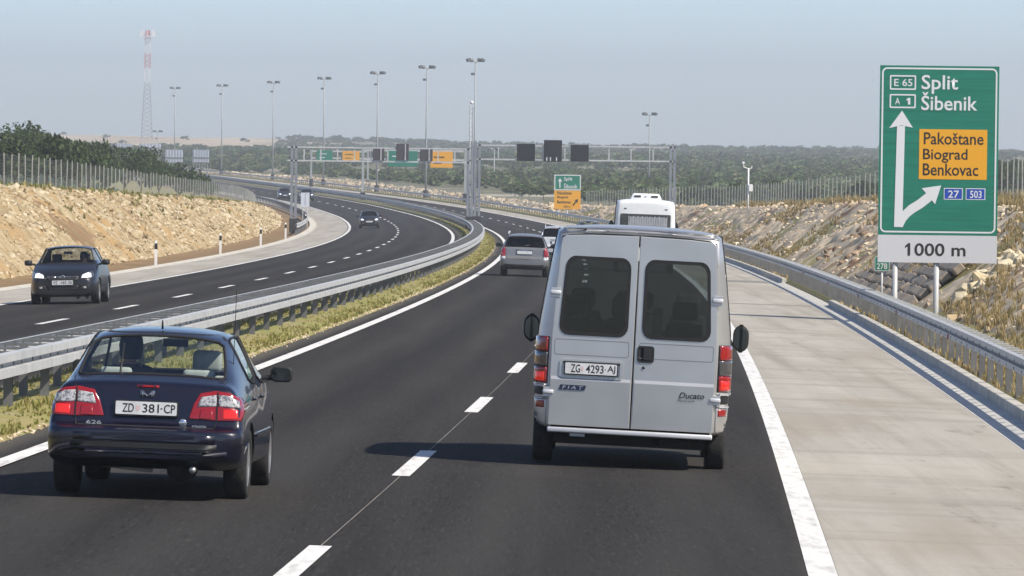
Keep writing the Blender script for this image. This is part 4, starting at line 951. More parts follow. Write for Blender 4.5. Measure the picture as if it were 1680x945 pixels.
    def wheel(s,sx,wy,wz,r,w=.20,name='wheel'):
        x0=sx*(s.W/2-.025); h=empty(name); h.parent=s.root; h.location=(x0-sx*w/2,wy,wz)
        MB().rev([(r*.66,-w*.48),(r*.93,-w*.5),(r*.99,-w*.40),(r,-w*.2),(r,w*.2),(r*.99,w*.40),(r*.93,w*.5),(r*.66,w*.48),(r*.62,w*.2),(r*.62,-w*.2),(r*.66,-w*.48)],28,'x').build('tyre','tyre',h,True)
        MB().rev([(r*.66,sx*w*.46),(r*.60,sx*w*.40),(r*.55,sx*w*.22),(r*.2,sx*w*.30),(0.001,sx*w*.34)],28,'x').build('rim','rim',h,True)
        sp=MB()
        for k in range(6):
            a=2*math.pi*k/6; d=Vector((0,math.cos(a),math.sin(a))); t=Vector((0,-d.z,d.y)); X=Vector((sx*w*.40,0,0)); b=[]
            for q,wd in ((.12,.035),(.62,.028)):
                b+=[d*r*q-t*wd+X*.7,d*r*q+t*wd+X*.7,d*r*q+t*wd+X*1.1,d*r*q-t*wd+X*1.1]
            sp.add(b,[(0,1,5,4),(1,2,6,5),(2,3,7,6),(3,0,4,7),(0,3,2,1),(4,5,6,7)])
        sp.build('spokes','rim',h)
    def hit(s,view,a,b):
        if view=='rear': o,d=Vector((a,-3,b)),Vector((0,1,0))
        elif view=='front': o,d=Vector((a,s.L+3,b)),Vector((0,-1,0))
        elif view=='right': o,d=Vector((3,a,b)),Vector((-1,0,0))
        elif view=='left': o,d=Vector((-3,a,b)),Vector((1,0,0))
        else: o,d=Vector((a,b,5)),Vector((0,0,-1))
        h=s.tree.ray_cast(o,d)
        if h[0] is None:
            h=s.tree.find_nearest(o+d*3)
        nrm=h[1]
        if nrm.dot(d)>0: nrm=-nrm
        return h[0],nrm
    def decal(s,name,view,pts,m,th=.006,parent=None,dens=.03,dome=0.0):
        # a thin shaped piece laid on the shell, its outline given in the view's two coordinates
        P2=[]
        for i in range(len(pts)):
            a=Vector(pts[i]);b=Vector(pts[(i+1)%len(pts)]); n=max(1,int((b-a).length/dens))
            for k in range(n): P2.append(a.lerp(b,k/n))
        c=sum(P2,Vector((0,0)))/len(P2); n=len(P2); V=[];F=[]
        mn=min((p-c).length for p in P2); e=max(.0,1-.006/max(mn,.01))
        for q,(fr,of) in enumerate(((1,-.002),(1,th*.8),(e,th),(.7,th),(.35,th+dome))):
            for p in P2:
                pp=c+(p-c)*fr; h,nm=s.hit(view,pp.x,pp.y); V.append(h+nm*of)
        h,nm=s.hit(view,c.x,c.y); V.append(h+nm*(th+dome))
        for q in range(4):
            for i in range(n): j=(i+1)%n; F.append((q*n+i,q*n+j,(q+1)*n+j,(q+1)*n+i))
        for i in range(n): F.append((4*n+i,4*n+(i+1)%n,5*n))
        return MB().add(V,F).build(name,m,parent or s.root,True)
    def seam(s,name,view,pl,w=.006,m='gap',lift=.0012,dens=.03,parent=None):
        V=[];F=[];P2=[]
        for i in range(len(pl)-1):
            a=Vector(pl[i]);b=Vector(pl[i+1]); n=max(1,int((b-a).length/dens)); 
            for k in range(n+(i==len(pl)-2)): P2.append(a.lerp(b,k/n))
        for i,p in enumerate(P2):
            t=(P2[min(i+1,len(P2)-1)]-P2[max(i-1,0)]).normalized(); nn=Vector((-t.y,t.x))*w/2
            for sg in (-1,1):
                h,nm=s.hit(view,p.x+nn.x*sg,p.y+nn.y*sg); V.append(h+nm*lift)
        for i in range(len(P2)-1): F.append((2*i,2*i+1,2*i+3,2*i+2))
        return MB().add(V,F).build(name,m,parent or s.root)
    def mirror(s,sx,y,z,w=.19,h=.13,dep=.09,m='plastic',x=None):
        x0=sx*(s.W/2-.03) if x is None else sx*x; mb=MB(); pts=rrect(0,w,-h/2,h/2,h*.35,4); n=len(pts)
        V=[];F=[]
        for q,(yy,sc) in enumerate(((-.005,.93),(0.0,1),(dep*.6,.9),(dep,.45))):
            for (a,b) in pts: V.append((x0+sx*(.03+w/2+(a-w/2)*sc),y+yy,z+b*sc))
        for q in range(3):
            for i in range(n): j=(i+1)%n; F.append((q*n+i,q*n+j,(q+1)*n+j,(q+1)*n+i))
        F.append(tuple(range(n))); F.append(tuple(range(3*n,4*n)))
        o=mb.add(V,F).build('wing_mirror',m,s.root,True)
        g=MB().prism([(x0+sx*(.03+w/2+(a-w/2)*.84),z+b*.80) for a,b in pts],y-.012,y-.006); g.build('mirror_glass','mirror',o)
        MB().tube((x0-sx*.05,y+.03,z-h*.3),(x0+sx*.05,y+.03,z-h*.25),.025,.025,6).build('mirror_arm',m,o)
    def number_plate(s,view,x,z,txt,tilt=0.0,frame=True,w=.52,h=.11):
        h0,nm=s.hit(view,x,z); e=empty('number_plate'); e.parent=s.root; y=h0.y
        sg=-1 if view=='rear' else 1
        e.location=(h0.x,y+sg*.03,z); e.rotation_euler=(tilt,0,0 if view=='rear' else math.pi)
        MB().prism(rrect(-w/2-.012,w/2+.012,-h/2-.012,h/2+.012,.012),-.006,.03).build('plate_frame','plastic',e)
        MB().prism(rrect(-w/2,w/2,-h/2,h/2,.01),-.012,-.0065).build('plate_sheet','plate',e)
        if txt: 
            for (t,a,b) in txt: text(t,(a*w/2,b*w/2,-h*(.05 if t=='-' else .34),h*(.05 if t=='-' else .34)),'sblack',e,-.0135,bold=.012)
            MB().prism([(-.10*w,.2*h),(-.17*w,.2*h),(-.17*w,-.1*h),(-.135*w,-.28*h),(-.10*w,-.1*h)],-.0135,-.0125).build('plate_crest','checker',e)
        return e
def person(name,label,loc,rz,shirt='shirt',scale=1.0,lean=.12):
    """Seated figure grown as one skin over a skeleton."""
    J=[(0,0,.0),(0,-.02,.16),(0,-.05,.36),(0,-.05,.50),(0,-.035,.57),(0,-.02,.64),(0,-.01,.72),(0,.0,.79),
       (-.20,-.05,.47),(-.25,.08,.25),(-.20,.30,.28),(-.17,.38,.30),(.20,-.05,.47),(.25,.08,.25),(.20,.30,.28),(.17,.38,.30),
       (-.10,.05,-.02),(-.12,.45,.02),(-.12,.52,-.36),(.10,.05,-.02),(.12,.45,.02),(.12,.52,-.36),(0,.085,.66)]
    E_=[(0,1),(1,2),(2,3),(3,4),(4,5),(5,6),(6,7),(3,8),(8,9),(9,10),(10,11),(3,12),(12,13),(13,14),(14,15),(0,16),(16,17),(17,18),(0,19),(19,20),(20,21),(5,22)]
    Rr=[.15,.145,.16,.12,.055,.075,.095,.06,.075,.05,.04,.045,.075,.05,.04,.045,.1,.08,.05,.1,.08,.05,.02]
    me=bpy.data.meshes.new('p'); me.from_pydata(J,E_,[]); o=bpy.data.objects.new('p',me); C.objects.link(o)
    sk=o.modifiers.new('s','SKIN'); sk.use_smooth_shade=True
    for i,v in enumerate(me.skin_vertices[0].data): v.radius=(Rr[i],Rr[i]*(.75 if i in(1,2,3) else 1)); v.use_root=(i==0)
    o.modifiers.new('u','SUBSURF').levels=2; o.modifiers['u'].render_levels=2
    dg=bpy.context.evaluated_depsgraph_get(); dg.update(); ev=bpy.data.meshes.new_from_object(o.evaluated_get(dg)); bpy.data.objects.remove(o)
    ev.materials.clear(); ev.materials.append(M[shirt]); ev.materials.append(M['skin'])
    for p in ev.polygons:
        c=p.center; p.material_index=1 if (c.z>.55 or (c.y>.24 and c.z>.2)) else 0
    ob=bpy.data.objects.new(name,ev); C.objects.link(ob); ev.shade_smooth(); tag(ob,label,'person')
    hb=MB().rev([(0,.845),(.06,.838),(.098,.79),(.108,.72),(.1,.64),(.085,.60)],16); hv=[(x,y-.03 if z<.72 else y-.008,z) for x,y,z in hb.v]; hb.v=hv
    hb.f=[f for f in hb.f if not all(hb.v[i][1]>.045 and hb.v[i][2]<.76 for i in f)]
    hb.build('hair','hair',ob,True); ob.location=loc; ob.rotation_euler=(0,0,rz); ob.scale=(scale,)*3; return ob
def seat(root,x,y,z,w=.50,m='seat',head=True,hb=.58):
    e=empty('car_seat'); e.parent=root; e.location=(x,y,z)
    MB().box((-w/2,0,0),(w/2,.50,.15)).build('cushion',m,e,True,bevel=.05)
    MB().add([(-w/2,-.02,.1),(w/2,-.02,.1),(w/2,.13,.1),(-w/2,.13,.1),(-w/2*.8,-.16,hb+.1),(w/2*.8,-.16,hb+.1),(w/2*.8,-.06,hb+.1),(-w/2*.8,-.06,hb+.1)],[(3,2,1,0),(4,5,6,7),(0,1,5,4),(1,2,6,5),(2,3,7,6),(3,0,4,7)]).build('backrest',m,e,True,bevel=.04)
    if head: MB().box((-.13,-.19,hb+.13),(.13,-.09,hb+.32)).build('headrest',m,e,True,bevel=.04)
def place(car,Y,off,yaw=0.0,rollx=0.0,back=False,dz=0.0):
    p=P(Y,off); r=car.root if isinstance(car,Car) else car; r.location=p+Vector((0,0,dz))
    cross=math.atan(CF)*(1 if off>0 else -1)
    h=-math.atan(heading(Y))+yaw; g=math.atan(grade(Y))
    mtx=Matrix.Rotation(g,4,'X')@Matrix.Rotation(cross+rollx,4,'Y')@Matrix.Rotation(h+(math.pi if back else 0),4,'Z')
    r.rotation_euler=mtx.to_euler(); bpy.context.view_layer.update(); return r

# templates: (y, section, side tag, top tag)
TAIL=[(0.00,sec(.36,.60,.38,.67,.48,.66,.56,.62,.585,.59,.595),'body','body'),
      (0.05,sec(.33,.74,.36,.79,.48,.79,.57,.75,.605,.61,.615),'body','body'),
      (0.14,sec(.30,.80,.34,.835,.5,.83,.60,.78,.63,.64,.645),'body','body')]
NOSE=[(3.45,sec(.22,.835,.29,.85,.6,.795,.955,.69,.985,1.005,1.015),'body','body'),
      (3.62,sec(.22,.835,.29,.85,.6,.795,.93,.66,.955,.975,.985),'body','body'),
      (4.15,sec(.20,.81,.27,.83,.55,.765,.80,.62,.85,.88,.89),'body','body'),
      (4.42,sec(.18,.74,.24,.76,.5,.71,.68,.60,.735,.765,.775),'body','body'),
      (4.53,sec(.19,.66,.24,.68,.48,.65,.60,.57,.65,.675,.685),'body','body'),
      (4.58,sec(.24,.58,.28,.60,.46,.58,.56,.52,.60,.615,.62),'body','body')]
HATCH=TAIL+[(0.17,sec(.30,.81,.34,.84,.5,.81,.625,.76,.652,.656,.66),'body','body'),
      (0.23,sec(.28,.82,.33,.845,.55,.795,.80,.72,.94,.955,.96),'body','body'),
      (0.29,sec(.26,.83,.32,.85,.58,.79,.89,.70,.985,1.0,1.005),'body','body'),
      (0.56,sec(.25,.835,.31,.853,.6,.79,.93,.64,1.02,1.045,1.05),'body','rear_window'),
      (1.20,sec(.22,.84,.30,.855,.62,.79,.95,.565,1.325,1.37,1.38),'body','body'),
      (1.42,sec(.22,.84,.30,.855,.62,.79,.955,.575,1.365,1.42,1.43),'side_window','body'),
      (2.20,sec(.22,.84,.29,.855,.62,.795,.96,.585,1.375,1.43,1.44),'body','body'),
      (2.29,sec(.22,.84,.29,.855,.62,.795,.96,.585,1.372,1.427,1.437),'side_window','body'),
      (2.75,sec(.22,.84,.29,.855,.62,.795,.96,.565,1.345,1.395,1.405),'side_window','windscreen')]+NOSE
ESTATE=TAIL+[(0.16,sec(.30,.81,.34,.84,.5,.81,.64,.76,.68,.69,.70),'body','body'),
      (0.19,sec(.28,.82,.33,.845,.55,.81,.80,.74,.92,.93,.935),'body','body'),
      (0.22,sec(.26,.83,.32,.85,.58,.80,.88,.72,.975,.985,.99),'body','rear_window'),
      (0.50,sec(.25,.835,.31,.853,.6,.795,.94,.60,1.32,1.345,1.35),'body','body'),
      (0.62,sec(.24,.84,.30,.855,.62,.795,.955,.59,1.365,1.40,1.41),'side_window','body'),
      (1.30,sec(.22,.84,.29,.855,.62,.795,.96,.59,1.38,1.43,1.44),'body','body'),
      (1.38,sec(.22,.84,.29,.855,.62,.795,.96,.59,1.38,1.43,1.44),'side_window','body'),
      (2.20,sec(.22,.84,.29,.855,.62,.795,.96,.585,1.38,1.43,1.44),'body','body'),
      (2.29,sec(.22,.84,.29,.855,.62,.795,.96,.585,1.375,1.43,1.44),'side_window','body'),
      (2.75,sec(.22,.84,.29,.855,.62,.795,.96,.565,1.345,1.395,1.405),'side_window','windscreen')]+NOSE
BASE=(1.71,4.58,1.44)
def interior(c,rear=True,m='seat',dhead=True):
    r=c.root; L=c.L
    MB().box((-.62,.75,.30),(.62,L*.74,.36)).build('cabin_floor','under',r); 
    for x in (-.36,.36): seat(r,x,L*.46,.34,.5,m,dhead or x>0,.58 if dhead or x>0 else .52)
    if rear:
        MB().box((-.60,L*.245,.5),(.60,L*.27,.92)).build('rear_bench',m,r,True,bevel=.03)
        for x in (-.36,.36): MB().box((x-.14,L*.235,.93),(x+.14,L*.25,1.09)).build('headrest',m,r,True,bevel=.03)
    MB().box((-.66,L*.66,.70),(.66,L*.74,.93)).build('dashboard','plastic',r,True,bevel=.04)
    MB().box((-.11,L*.615,1.24),(.11,L*.622,1.31)).build('rear_view_mirror','plastic',r)
    st=MB().rev([(.17,-.015),(.185,0),(.17,.015),(.155,0),(.17,-.015)],18,'y',(0,0,0)); s_=st.build('steering_wheel','plastic',r,True); s_.location=(-.36,L*.62,.86); s_.rotation_euler=(R(-25),0,0)

# ------------------------------------------------------------ 1. navy hatchback in the left lane
c=Car('hatchback_car','dark navy five door hatchback with lit tail lamps in the left lane','car',HATCH,1.71,4.58,1.44,BASE,'navy','glass',[(0.98,.305,.305),(3.60,.305,.305)])
def sym(f):
    for sx in (-1,1): f(sx)
def tl(sx):
    q=lambda p:[(sx*x,z) for x,z in p][::sx]
    o=c.decal('tail_lamp','rear',q([(.36,.70),(.40,.83),(.45,.915),(.58,.94),(.70,.925),(.775,.885),(.81,.81),(.815,.74),(.805,.695),(.6,.69)]),'lamp_red',.010)
    c.decal('clear_lens','rear',q([(.43,.80),(.46,.885),(.59,.905),(.595,.81)]),'lamp_clear',.016,o)
    c.decal('clear_lens','rear',q([(.61,.81),(.605,.905),(.70,.90),(.77,.86),(.785,.80)]),'lamp_clear',.016,o)
    c.decal('lit_lens','rear',q([(.65,.705),(.65,.785),(.77,.785),(.775,.71)]),'lamp_lit',.015,o)
    c.decal('inner_lens','rear',q([(.45,.70),(.46,.78),(.56,.78),(.565,.70)]),'lamp_red',.015,o)
    c.seam('lamp_seam','rear',[(sx*.602,.68),(sx*.60,.93)],.010,lift=.018,parent=o)
sym(tl)
M['lower_red']=M['lamp_red']
c.number_plate('rear',0,.775,[('ZD',-.78,-.40),('381',-.12,.42),('-',.47,.53),('CP',.58,.95)],tilt=-.08)
c.seam('tailgate_seam','rear',[(-.655,1.02),(-.60,.935)],.008); c.seam('tailgate_seam','rear',[(.655,1.02),(.60,.935)],.008)
c.seam('bumper_seam','rear',[(-.60,.675),(-.585,.625),(.585,.625),(.60,.675)],.010)
c.seam('roof_seam','rear',[(-.585,1.33),(-.5,1.385),(0,1.398),(.5,1.385),(.585,1.33)],.01)
c.decal('bumper_strip','rear',[(-.60,.50),(-.60,.565),(.60,.565),(.60,.50)],'navy',.012)
c.decal('bumper_strip','rear',[(-.72,.395),(-.70,.435),(.70,.435),(.72,.395)],'navy',.014)
c.decal('bumper_recess','rear',[(-.62,.44),(-.62,.492),(.62,.492),(.62,.44)],'plastic',.004)
c.decal('brake_lamp','rear',[(-.095,.947),(-.095,.967),(.095,.967),(.095,.947)],'lamp_red',.008)
# winged badge, wiper, writing
bd=c.decal('badge','rear',rrect(-.062,.062,.865,.925,.028,5),'navy',.006)
for p in ([(-.062,.92),(-.035,.918),(-.012,.895),(0,.885),(0,.872),(-.02,.885),(-.04,.90),(-.042,.875),(-.035,.862),(-.058,.885)],):
    c.decal('badge_wing','rear',p,'chrome',.014,bd,dens=.02); c.decal('badge_wing','rear',[(-x,z) for x,z in p][::-1],'chrome',.014,bd,dens=.02)
for (t,x0,x1,z0,z1) in (('626',-.50,-.37,.63,.662),('mazda',.40,.52,.632,.655)):
    y=c.hit('rear',(x0+x1)/2,z0-.004)[0].y; tx=text(t,(x0,x1,z0,z1),'chrome',c.root,y-.012,'badge_lettering',bold=.01)
wy=c.hit('rear',-.30,1.06)[0]; MB().tube((-.27,wy.y-.03,1.045),(-.285,wy.y+.42,1.30),.010,.008,6).tube((-.27,wy.y-.03,1.045),(-.24,wy.y-.02,1.03),.02,.02,6).build('rear_wiper','plastic',c.root,True)
MB().tube((-.0,1.45,1.425),(-.0,1.42,1.50),.010,.007,6).build('aerial_stub','plastic',c.root,True)
MB().tube((.655,1.1,1.10),(.66,1.08,1.80),.004,.003,5).build('aerial','plastic',c.root)
c.mirror(1,3.18,1.02,.20,.14,.10,x=.80); c.mirror(-1,3.18,1.02,.16,.13,.10,x=.76)
for y0,zz in ((1.40,.90),(2.25,.90),(3.30,.88)):
    for sd,sx in (('right',1),('left',-1)): c.seam('door_seam',sd,[(y0,zz),(y0+.02,.6),(y0-.0,.36)],.008)
for y0 in (1.52,2.36):
    c.decal('door_handle','right',[(y0,.83),(y0,.86),(y0+.16,.86),(y0+.16,.83)],'navy',.025)
c.decal('side_strip','right',[(1.36,.52),(1.36,.56),(3.2,.55),(3.2,.51)],'navy',.014)
mf=MB().rev([(.001,-.0),(.11,.02),(.12,.1),(.12,.5),(.09,.56)],16,'y',(.30,.18,.27)); mf.build('silencer','under',c.root,True)
MB().tube((.42,.05,.27),(.42,.35,.28),.03,.03,10).build('tailpipe','rim',c.root,True)
MB().box((-.62,.88,.26),(.62,1.06,.34)).build('rear_axle','under',c.root,bevel=.03); MB().tube((-.45,.4,.28),(.05,.42,.24),.02,.02,6).build('heat_shield','rim',c.root)
sp_=c.hit('rear',.30,.655)[0]; MB().rev([(.001,0),(.03,.002),(.034,.006),(.03,.012)],14,'y',(.315,sp_.y-.02,.665)).build('lock','chrome',c.root,True)
interior(c,True,'seat_lt',False); MB().box((-.6,.60,.94),(.6,1.05,.96)).build('parcel_shelf','seat',c.root)
place(c,51.7,1.87,yaw=0.0)
ob=person('person','driver with dark hair in the navy hatchback, seen through its rear window',(0,0,0),0); ob.matrix_world=c.root.matrix_world@Matrix.Translation((-.33,2.14,.535)); 

# ------------------------------------------------------------ 2. silver van in the right lane
def vsec(k,zt,wt,zb=.36,ws=.95,wm=1.0,wb=.985,wr=.80,belt=1.3,zr=None): return None
V_=lambda zb,ws,zs,wm,zm,wb,zbelt,wr,zr,zt,zc: sec(zb,ws,zs,wm,zm,wb,zbelt,wr,zr,zt,zc)
VAN=[(0.00,V_(.37,.825,.39,.835,.85,.835,1.3,.785,2.325,2.35,2.355),'body','body'),
     (0.03,V_(.37,.87,.39,.90,.85,.895,1.3,.805,2.36,2.385,2.395),'body','body'),
     (0.10,V_(.37,.93,.40,.97,.85,.958,1.3,.82,2.375,2.41,2.425),'body','body'),
     (0.22,V_(.36,.95,.40,.995,.85,.982,1.3,.825,2.385,2.425,2.435),'body','body'),
     (0.60,V_(.36,.955,.40,1.0,.85,.985,1.3,.83,2.39,2.435,2.445),'side_window','body'),
     (1.60,V_(.36,.955,.40,1.0,.85,.985,1.3,.83,2.395,2.44,2.45),'body','body'),
     (1.70,V_(.36,.955,.40,1.0,.85,.985,1.3,.83,2.395,2.44,2.45),'side_window','body'),
     (2.80,V_(.36,.955,.40,1.0,.85,.985,1.3,.81,2.34,2.42,2.435),'body','body'),
     (2.90,V_(.36,.955,.40,1.0,.85,.985,1.3,.80,2.32,2.40,2.415),'side_window','body'),
     (3.35,V_(.36,.955,.40,1.0,.85,.985,1.3,.77,2.16,2.24,2.255),'side_window','windscreen'),
     (4.10,V_(.36,.95,.40,.99,.82,.96,1.22,.84,1.27,1.30,1.31),'body','body'),
     (4.50,V_(.36,.92,.40,.96,.72,.92,1.0,.80,1.05,1.08,1.09),'body','body'),
     (4.68,V_(.38,.85,.42,.88,.6,.85,.8,.74,.86,.88,.89),'body','body'),
     (4.75,V_(.42,.76,.45,.79,.58,.76,.72,.68,.76,.77,.78),'body','body')]
v=Car('passenger_van','tall silver passenger van with twin rear doors in the right lane','van',VAN,2.0,4.75,2.45,(2.0,4.75,2.45),'silver','glass',[(0.86,.33,.33),(3.75,.33,.33)],cap=True,crease=.6)
def polyhit(poly,cx,cz,a):
    dx,dz=math.cos(a),math.sin(a); best=None
    for i in range(len(poly)):
        x1,z1=poly[i];x2,z2=poly[(i+1)%len(poly)]; ex,ez=x2-x1,z2-z1; den=dx*ez-dz*ex
        if abs(den)<1e-9: continue
        t=((x1-cx)*ez-(z1-cz)*ex)/den; u=((x1-cx)*dz-(z1-cz)*dx)/den
        if t>0 and -1e-6<=u<=1+1e-6 and (best is None or t<best): best=t
    return (cx+dx*best,cz+dz*best)
def door(sx):
    q=lambda p:[(sx*x,z) for x,z in p]
    outer=q([(.006,.405),(.828,.405),(.832,.85),(.832,1.30),(.81,1.75),(.786,2.22),(.775,2.29),(.74,2.318),(.5,2.333),(.006,2.342)])
    inner=[]
    for (x,z) in rrect(-.5,.5,-.5,.5,.14,7):
        zz=1.715+z*.765; t=(zz-1.33)/.77; x0=.085; x1=.752-.045*t; inner.append((sx*(x0+(x+.5)*(x1-x0)),zz))
    cx,cz=sx*.41,1.715
    an=sorted({round(a,5) for a in [2*math.pi*k/80-math.pi for k in range(80)]+[math.atan2(z-cz,x-cx) for x,z in outer]})
    O=[polyhit(outer,cx,cz,a) for a in an]; I=[polyhit(inner,cx,cz,a) for a in an]
    d=MB().ring(O,I,-.022,.02).build('rear_door','silver',v.root)
    bm=bmesh.new(); bm.from_mesh(d.data); es=[e for e in bm.edges if all(vv.co.y<-.02 for vv in e.verts) and len({round(f.normal.y,1) for f in e.link_faces})>1]
    bmesh.ops.bevel(bm,geom=es,offset=.008,segments=2,affect='EDGES',profile=.5); bm.to_mesh(d.data); bm.free()
    I2=[(cx+(x-cx)*1.05,cz+(z-cz)*1.045) for x,z in I]; I3=[(cx+(x-cx)*.945,cz+(z-cz)*.955) for x,z in I]
    MB().ring(I2,I3,-.030,-.008).build('window_seal','seal',d); MB().prism([(cx+(x-cx)*.97,cz+(z-cz)*.97) for x,z in I],-.016,-.012).build('door_window','glass_door',d)
    # pressed band below the window, ridge, and lower crease
    MB().ring(rrect(min(sx*.05,sx*.80),max(sx*.05,sx*.80),1.115,1.275,.025,4),rrect(min(sx*.056,sx*.794),max(sx*.056,sx*.794),1.121,1.269,.022,4),-.0245,-.02).build('pressed_band','silver_dk',d)
    MB().add([(sx*.02,-.021,.90),(sx*.82,-.021,.90),(sx*.82,-.036,.865),(sx*.02,-.036,.865),(sx*.02,-.0225,.415),(sx*.82,-.0225,.415)],[(0,1,2,3),(3,2,5,4),(0,3,4),(1,5,2)]).build('lower_bulge','silver',d)
    # hinges
    for z in (1.735,.735):
        x=sx*(.815 if z>1 else .84); MB().box((x-.055,-.05,z-.022),(x+.055,-.015,z+.022)).build('hinge','silver_lt',d,True,bevel=.012)
        MB().box((x-.05,-.03,z-.05),(x+.05,-.018,z+.05)).build('hinge_plate','silver',d,bevel=.004)
    return d
dl,dr=door(-1),door(1)
MB().box((-.84,.03,.40),(.84,.045,1.34)).build('door_inner','plastic',v.root)
# roof cap lip, gaps, bumper step
v.decal('roof_lip','rear',[(-.79,2.335),(-.76,2.375),(-.4,2.395),(.4,2.395),(.76,2.375),(.79,2.335),(.72,2.345),(0,2.362),(-.72,2.345)],'silver',.02)
MB().box((-.83,-.05,.335),(.83,.10,.385)).build('bumper_step','silver_lt',v.root,True,bevel=.012)
for sx in (-1,1):
    # corner lamps
    bx=lambda a,b,z0,z1:[(sx*a,z0),(sx*a,z1),(sx*b,z1),(sx*b,z0)][::sx]
    lm=v.decal('tail_lamp','rear',bx(.853,.984,.82,1.29),'plastic',.012)
    v.decal('upper_lens','rear',bx(.860,.978,1.14,1.283),'lamp_red',.022,lm); v.decal('reversing_lens','rear',bx(.860,.978,.985,1.134),'lamp_grey',.022,lm); v.decal('brake_lens','rear',bx(.860,.978,.828,.98),'lamp_red',.022,lm); v.decal('lit_spot','rear',bx(.875,.962,.84,.935),'lamp_lit',.026,lm,dome=.01)
    v.decal('corner_cap','rear',bx(.848,.985,.785,.812),'silver_lt',.022); v.decal('corner_recess','rear',bx(.855,.982,.70,.78),'plastic',.008)
    v.decal('corner_cap','rear',bx(.848,.985,.66,.685),'silver_lt',.022); v.decal('corner_reflector','rear',bx(.868,.945,.575,.645),'lamp_red',.02)
    v.decal('corner_bumper','rear',bx(.85,.97,.40,.66),'silver',.012)
    v.mirror(sx,3.55,1.30,.17,.30,.14,x=1.02 if sx>0 else .975)
    v.decal('side_vent_rear','right' if sx>0 else 'left',[(.30,1.55),(.30,2.0),(.5,2.0),(.5,1.55)],'silver_dk',.004)
v.number_plate('rear',-.42,.985,None); 
for ch in v.root.children:
    if ch.name.startswith('number_plate'): npv=ch
npv.location.y=-.052; npv.location.x=-.42
for (t,a,b) in (('ZG',-.78,-.42),('4293',-.20,.49),('-',.53,.58),('AJ',.63,.94)): text(t,(a*.26,b*.26,-.004 if t=='-' else -.041,.004 if t=='-' else .041),'sblack',npv,-.0135,bold=.012)
MB().prism([(-.075,.02),(-.10,.02),(-.10,-.01),(-.088,-.03),(-.075,-.01)],-.0135,-.0125).build('plate_crest','checker',npv)
MB().ring(rrect(-.735,-.10,.885,1.075,.03,5),rrect(-.705,-.13,.90,1.05,.02,5),-.038,-.02).build('plate_surround','silver',v.root); MB().prism(rrect(-.705,-.13,1.032,1.055,.008,3),-.045,-.02).build('plate_lamp_bar','plastic',v.root)
hd=MB().ring(rrect(.035,.205,1.075,1.245,.03,5),rrect(.055,.185,1.095,1.225,.02,5),-.034,-.018).build('door_handle','plastic',v.root); MB().prism(rrect(.055,.185,1.095,1.225,.02,5),-.024,-.0235+.002).build('handle_pocket','gap',hd); MB().box((.095,-.04,1.10),(.18,-.027,1.22)).build('handle_lever','plastic',hd,bevel=.005)
MB().rev([(.001,-.034),(.014,-.033),(.016,-.02)],12,'y',(.105,0,1.025)).build('door_lock','plastic',v.root,True)
bg_=MB().prism([(-.735,.765),(-.475,.765),(-.46,.815),(-.72,.815)],-.042,-.034).build('maker_badge','sblue',v.root); bg_.data.materials[0]=mat('badge navy',(0.012,0.018,0.05),.4)
text('F I A T',(-.70,-.49,.775,.805),'chrome',bg_,-.0435,bold=.01,shear=.2)
text('Ducato',(.475,.73,.74,.80),'sblack',v.root,-.040,'badge_lettering',bold=.015,shear=.3); text('Panorama',(.465,.635,.708,.726),'sblack',v.root,-.0405,'badge_lettering',bold=.01,shear=.2)
MB().box((-.75,.15,.22),(.75,3.9,.36)).build('chassis','under',v.root); MB().tube((-.70,.86,.33),(.70,.86,.33),.05,.05,8).build('rear_axle','under',v.root); MB().box((-.60,.02,.30),(-.45,.05,.33)).build('tow_eye','rim',v.root)
MB().box((.28,.1,.22),(.62,.7,.33)).build('silencer','under',v.root,True,bevel=.04)
# inside: lining, seat rows, dash
M['lining']=mat('cabin lining',(0.028,0.028,0.03),.9)
for sx in (-1,1): MB().box((sx*.90-.01,.1,.5),(sx*.90+.01,3.2,1.32)).build('side_lining','lining',v.root)
MB().box((-.74,.1,2.24),(.74,3.0,2.26)).build('roof_lining','lining',v.root); MB().box((-.9,.05,.5),(.9,4.0,.55)).build('cabin_floor','lining',v.root)
for (y,xs) in ((.75,(-.62,-.12,.50)),(1.55,(-.62,-.12,.52)),(2.75,(-.55,.05,.55))):
    for x in xs: seat(v.root,x,y,.72 if y<2.5 else .78,.46,'seat',True,.66)
MB().box((-.85,3.55,.9),(.85,4.0,1.22)).build('dashboard','plastic',v.root,True,bevel=.05)
MB().box((.18,1.1,1.28),(.28,1.14,1.62)).build('curtain_fold','lining',v.root,bevel=.01)
place(v,61.5,5.86,yaw=0.012,rollx=R(.9))
for (x,y,l,sh) in ((-.55,.88,'left rear passenger silhouette inside the silver van','shirt'),(-.12,1.68,'second row passenger silhouette behind the left rear window of the van','shirt'),(-.55,2.88,'van driver far behind the left rear window','shirt')):
    ob=person('person',l,(0,0,0),0,sh); ob.matrix_world=v.root.matrix_world@Matrix.Translation((x,y,.92))

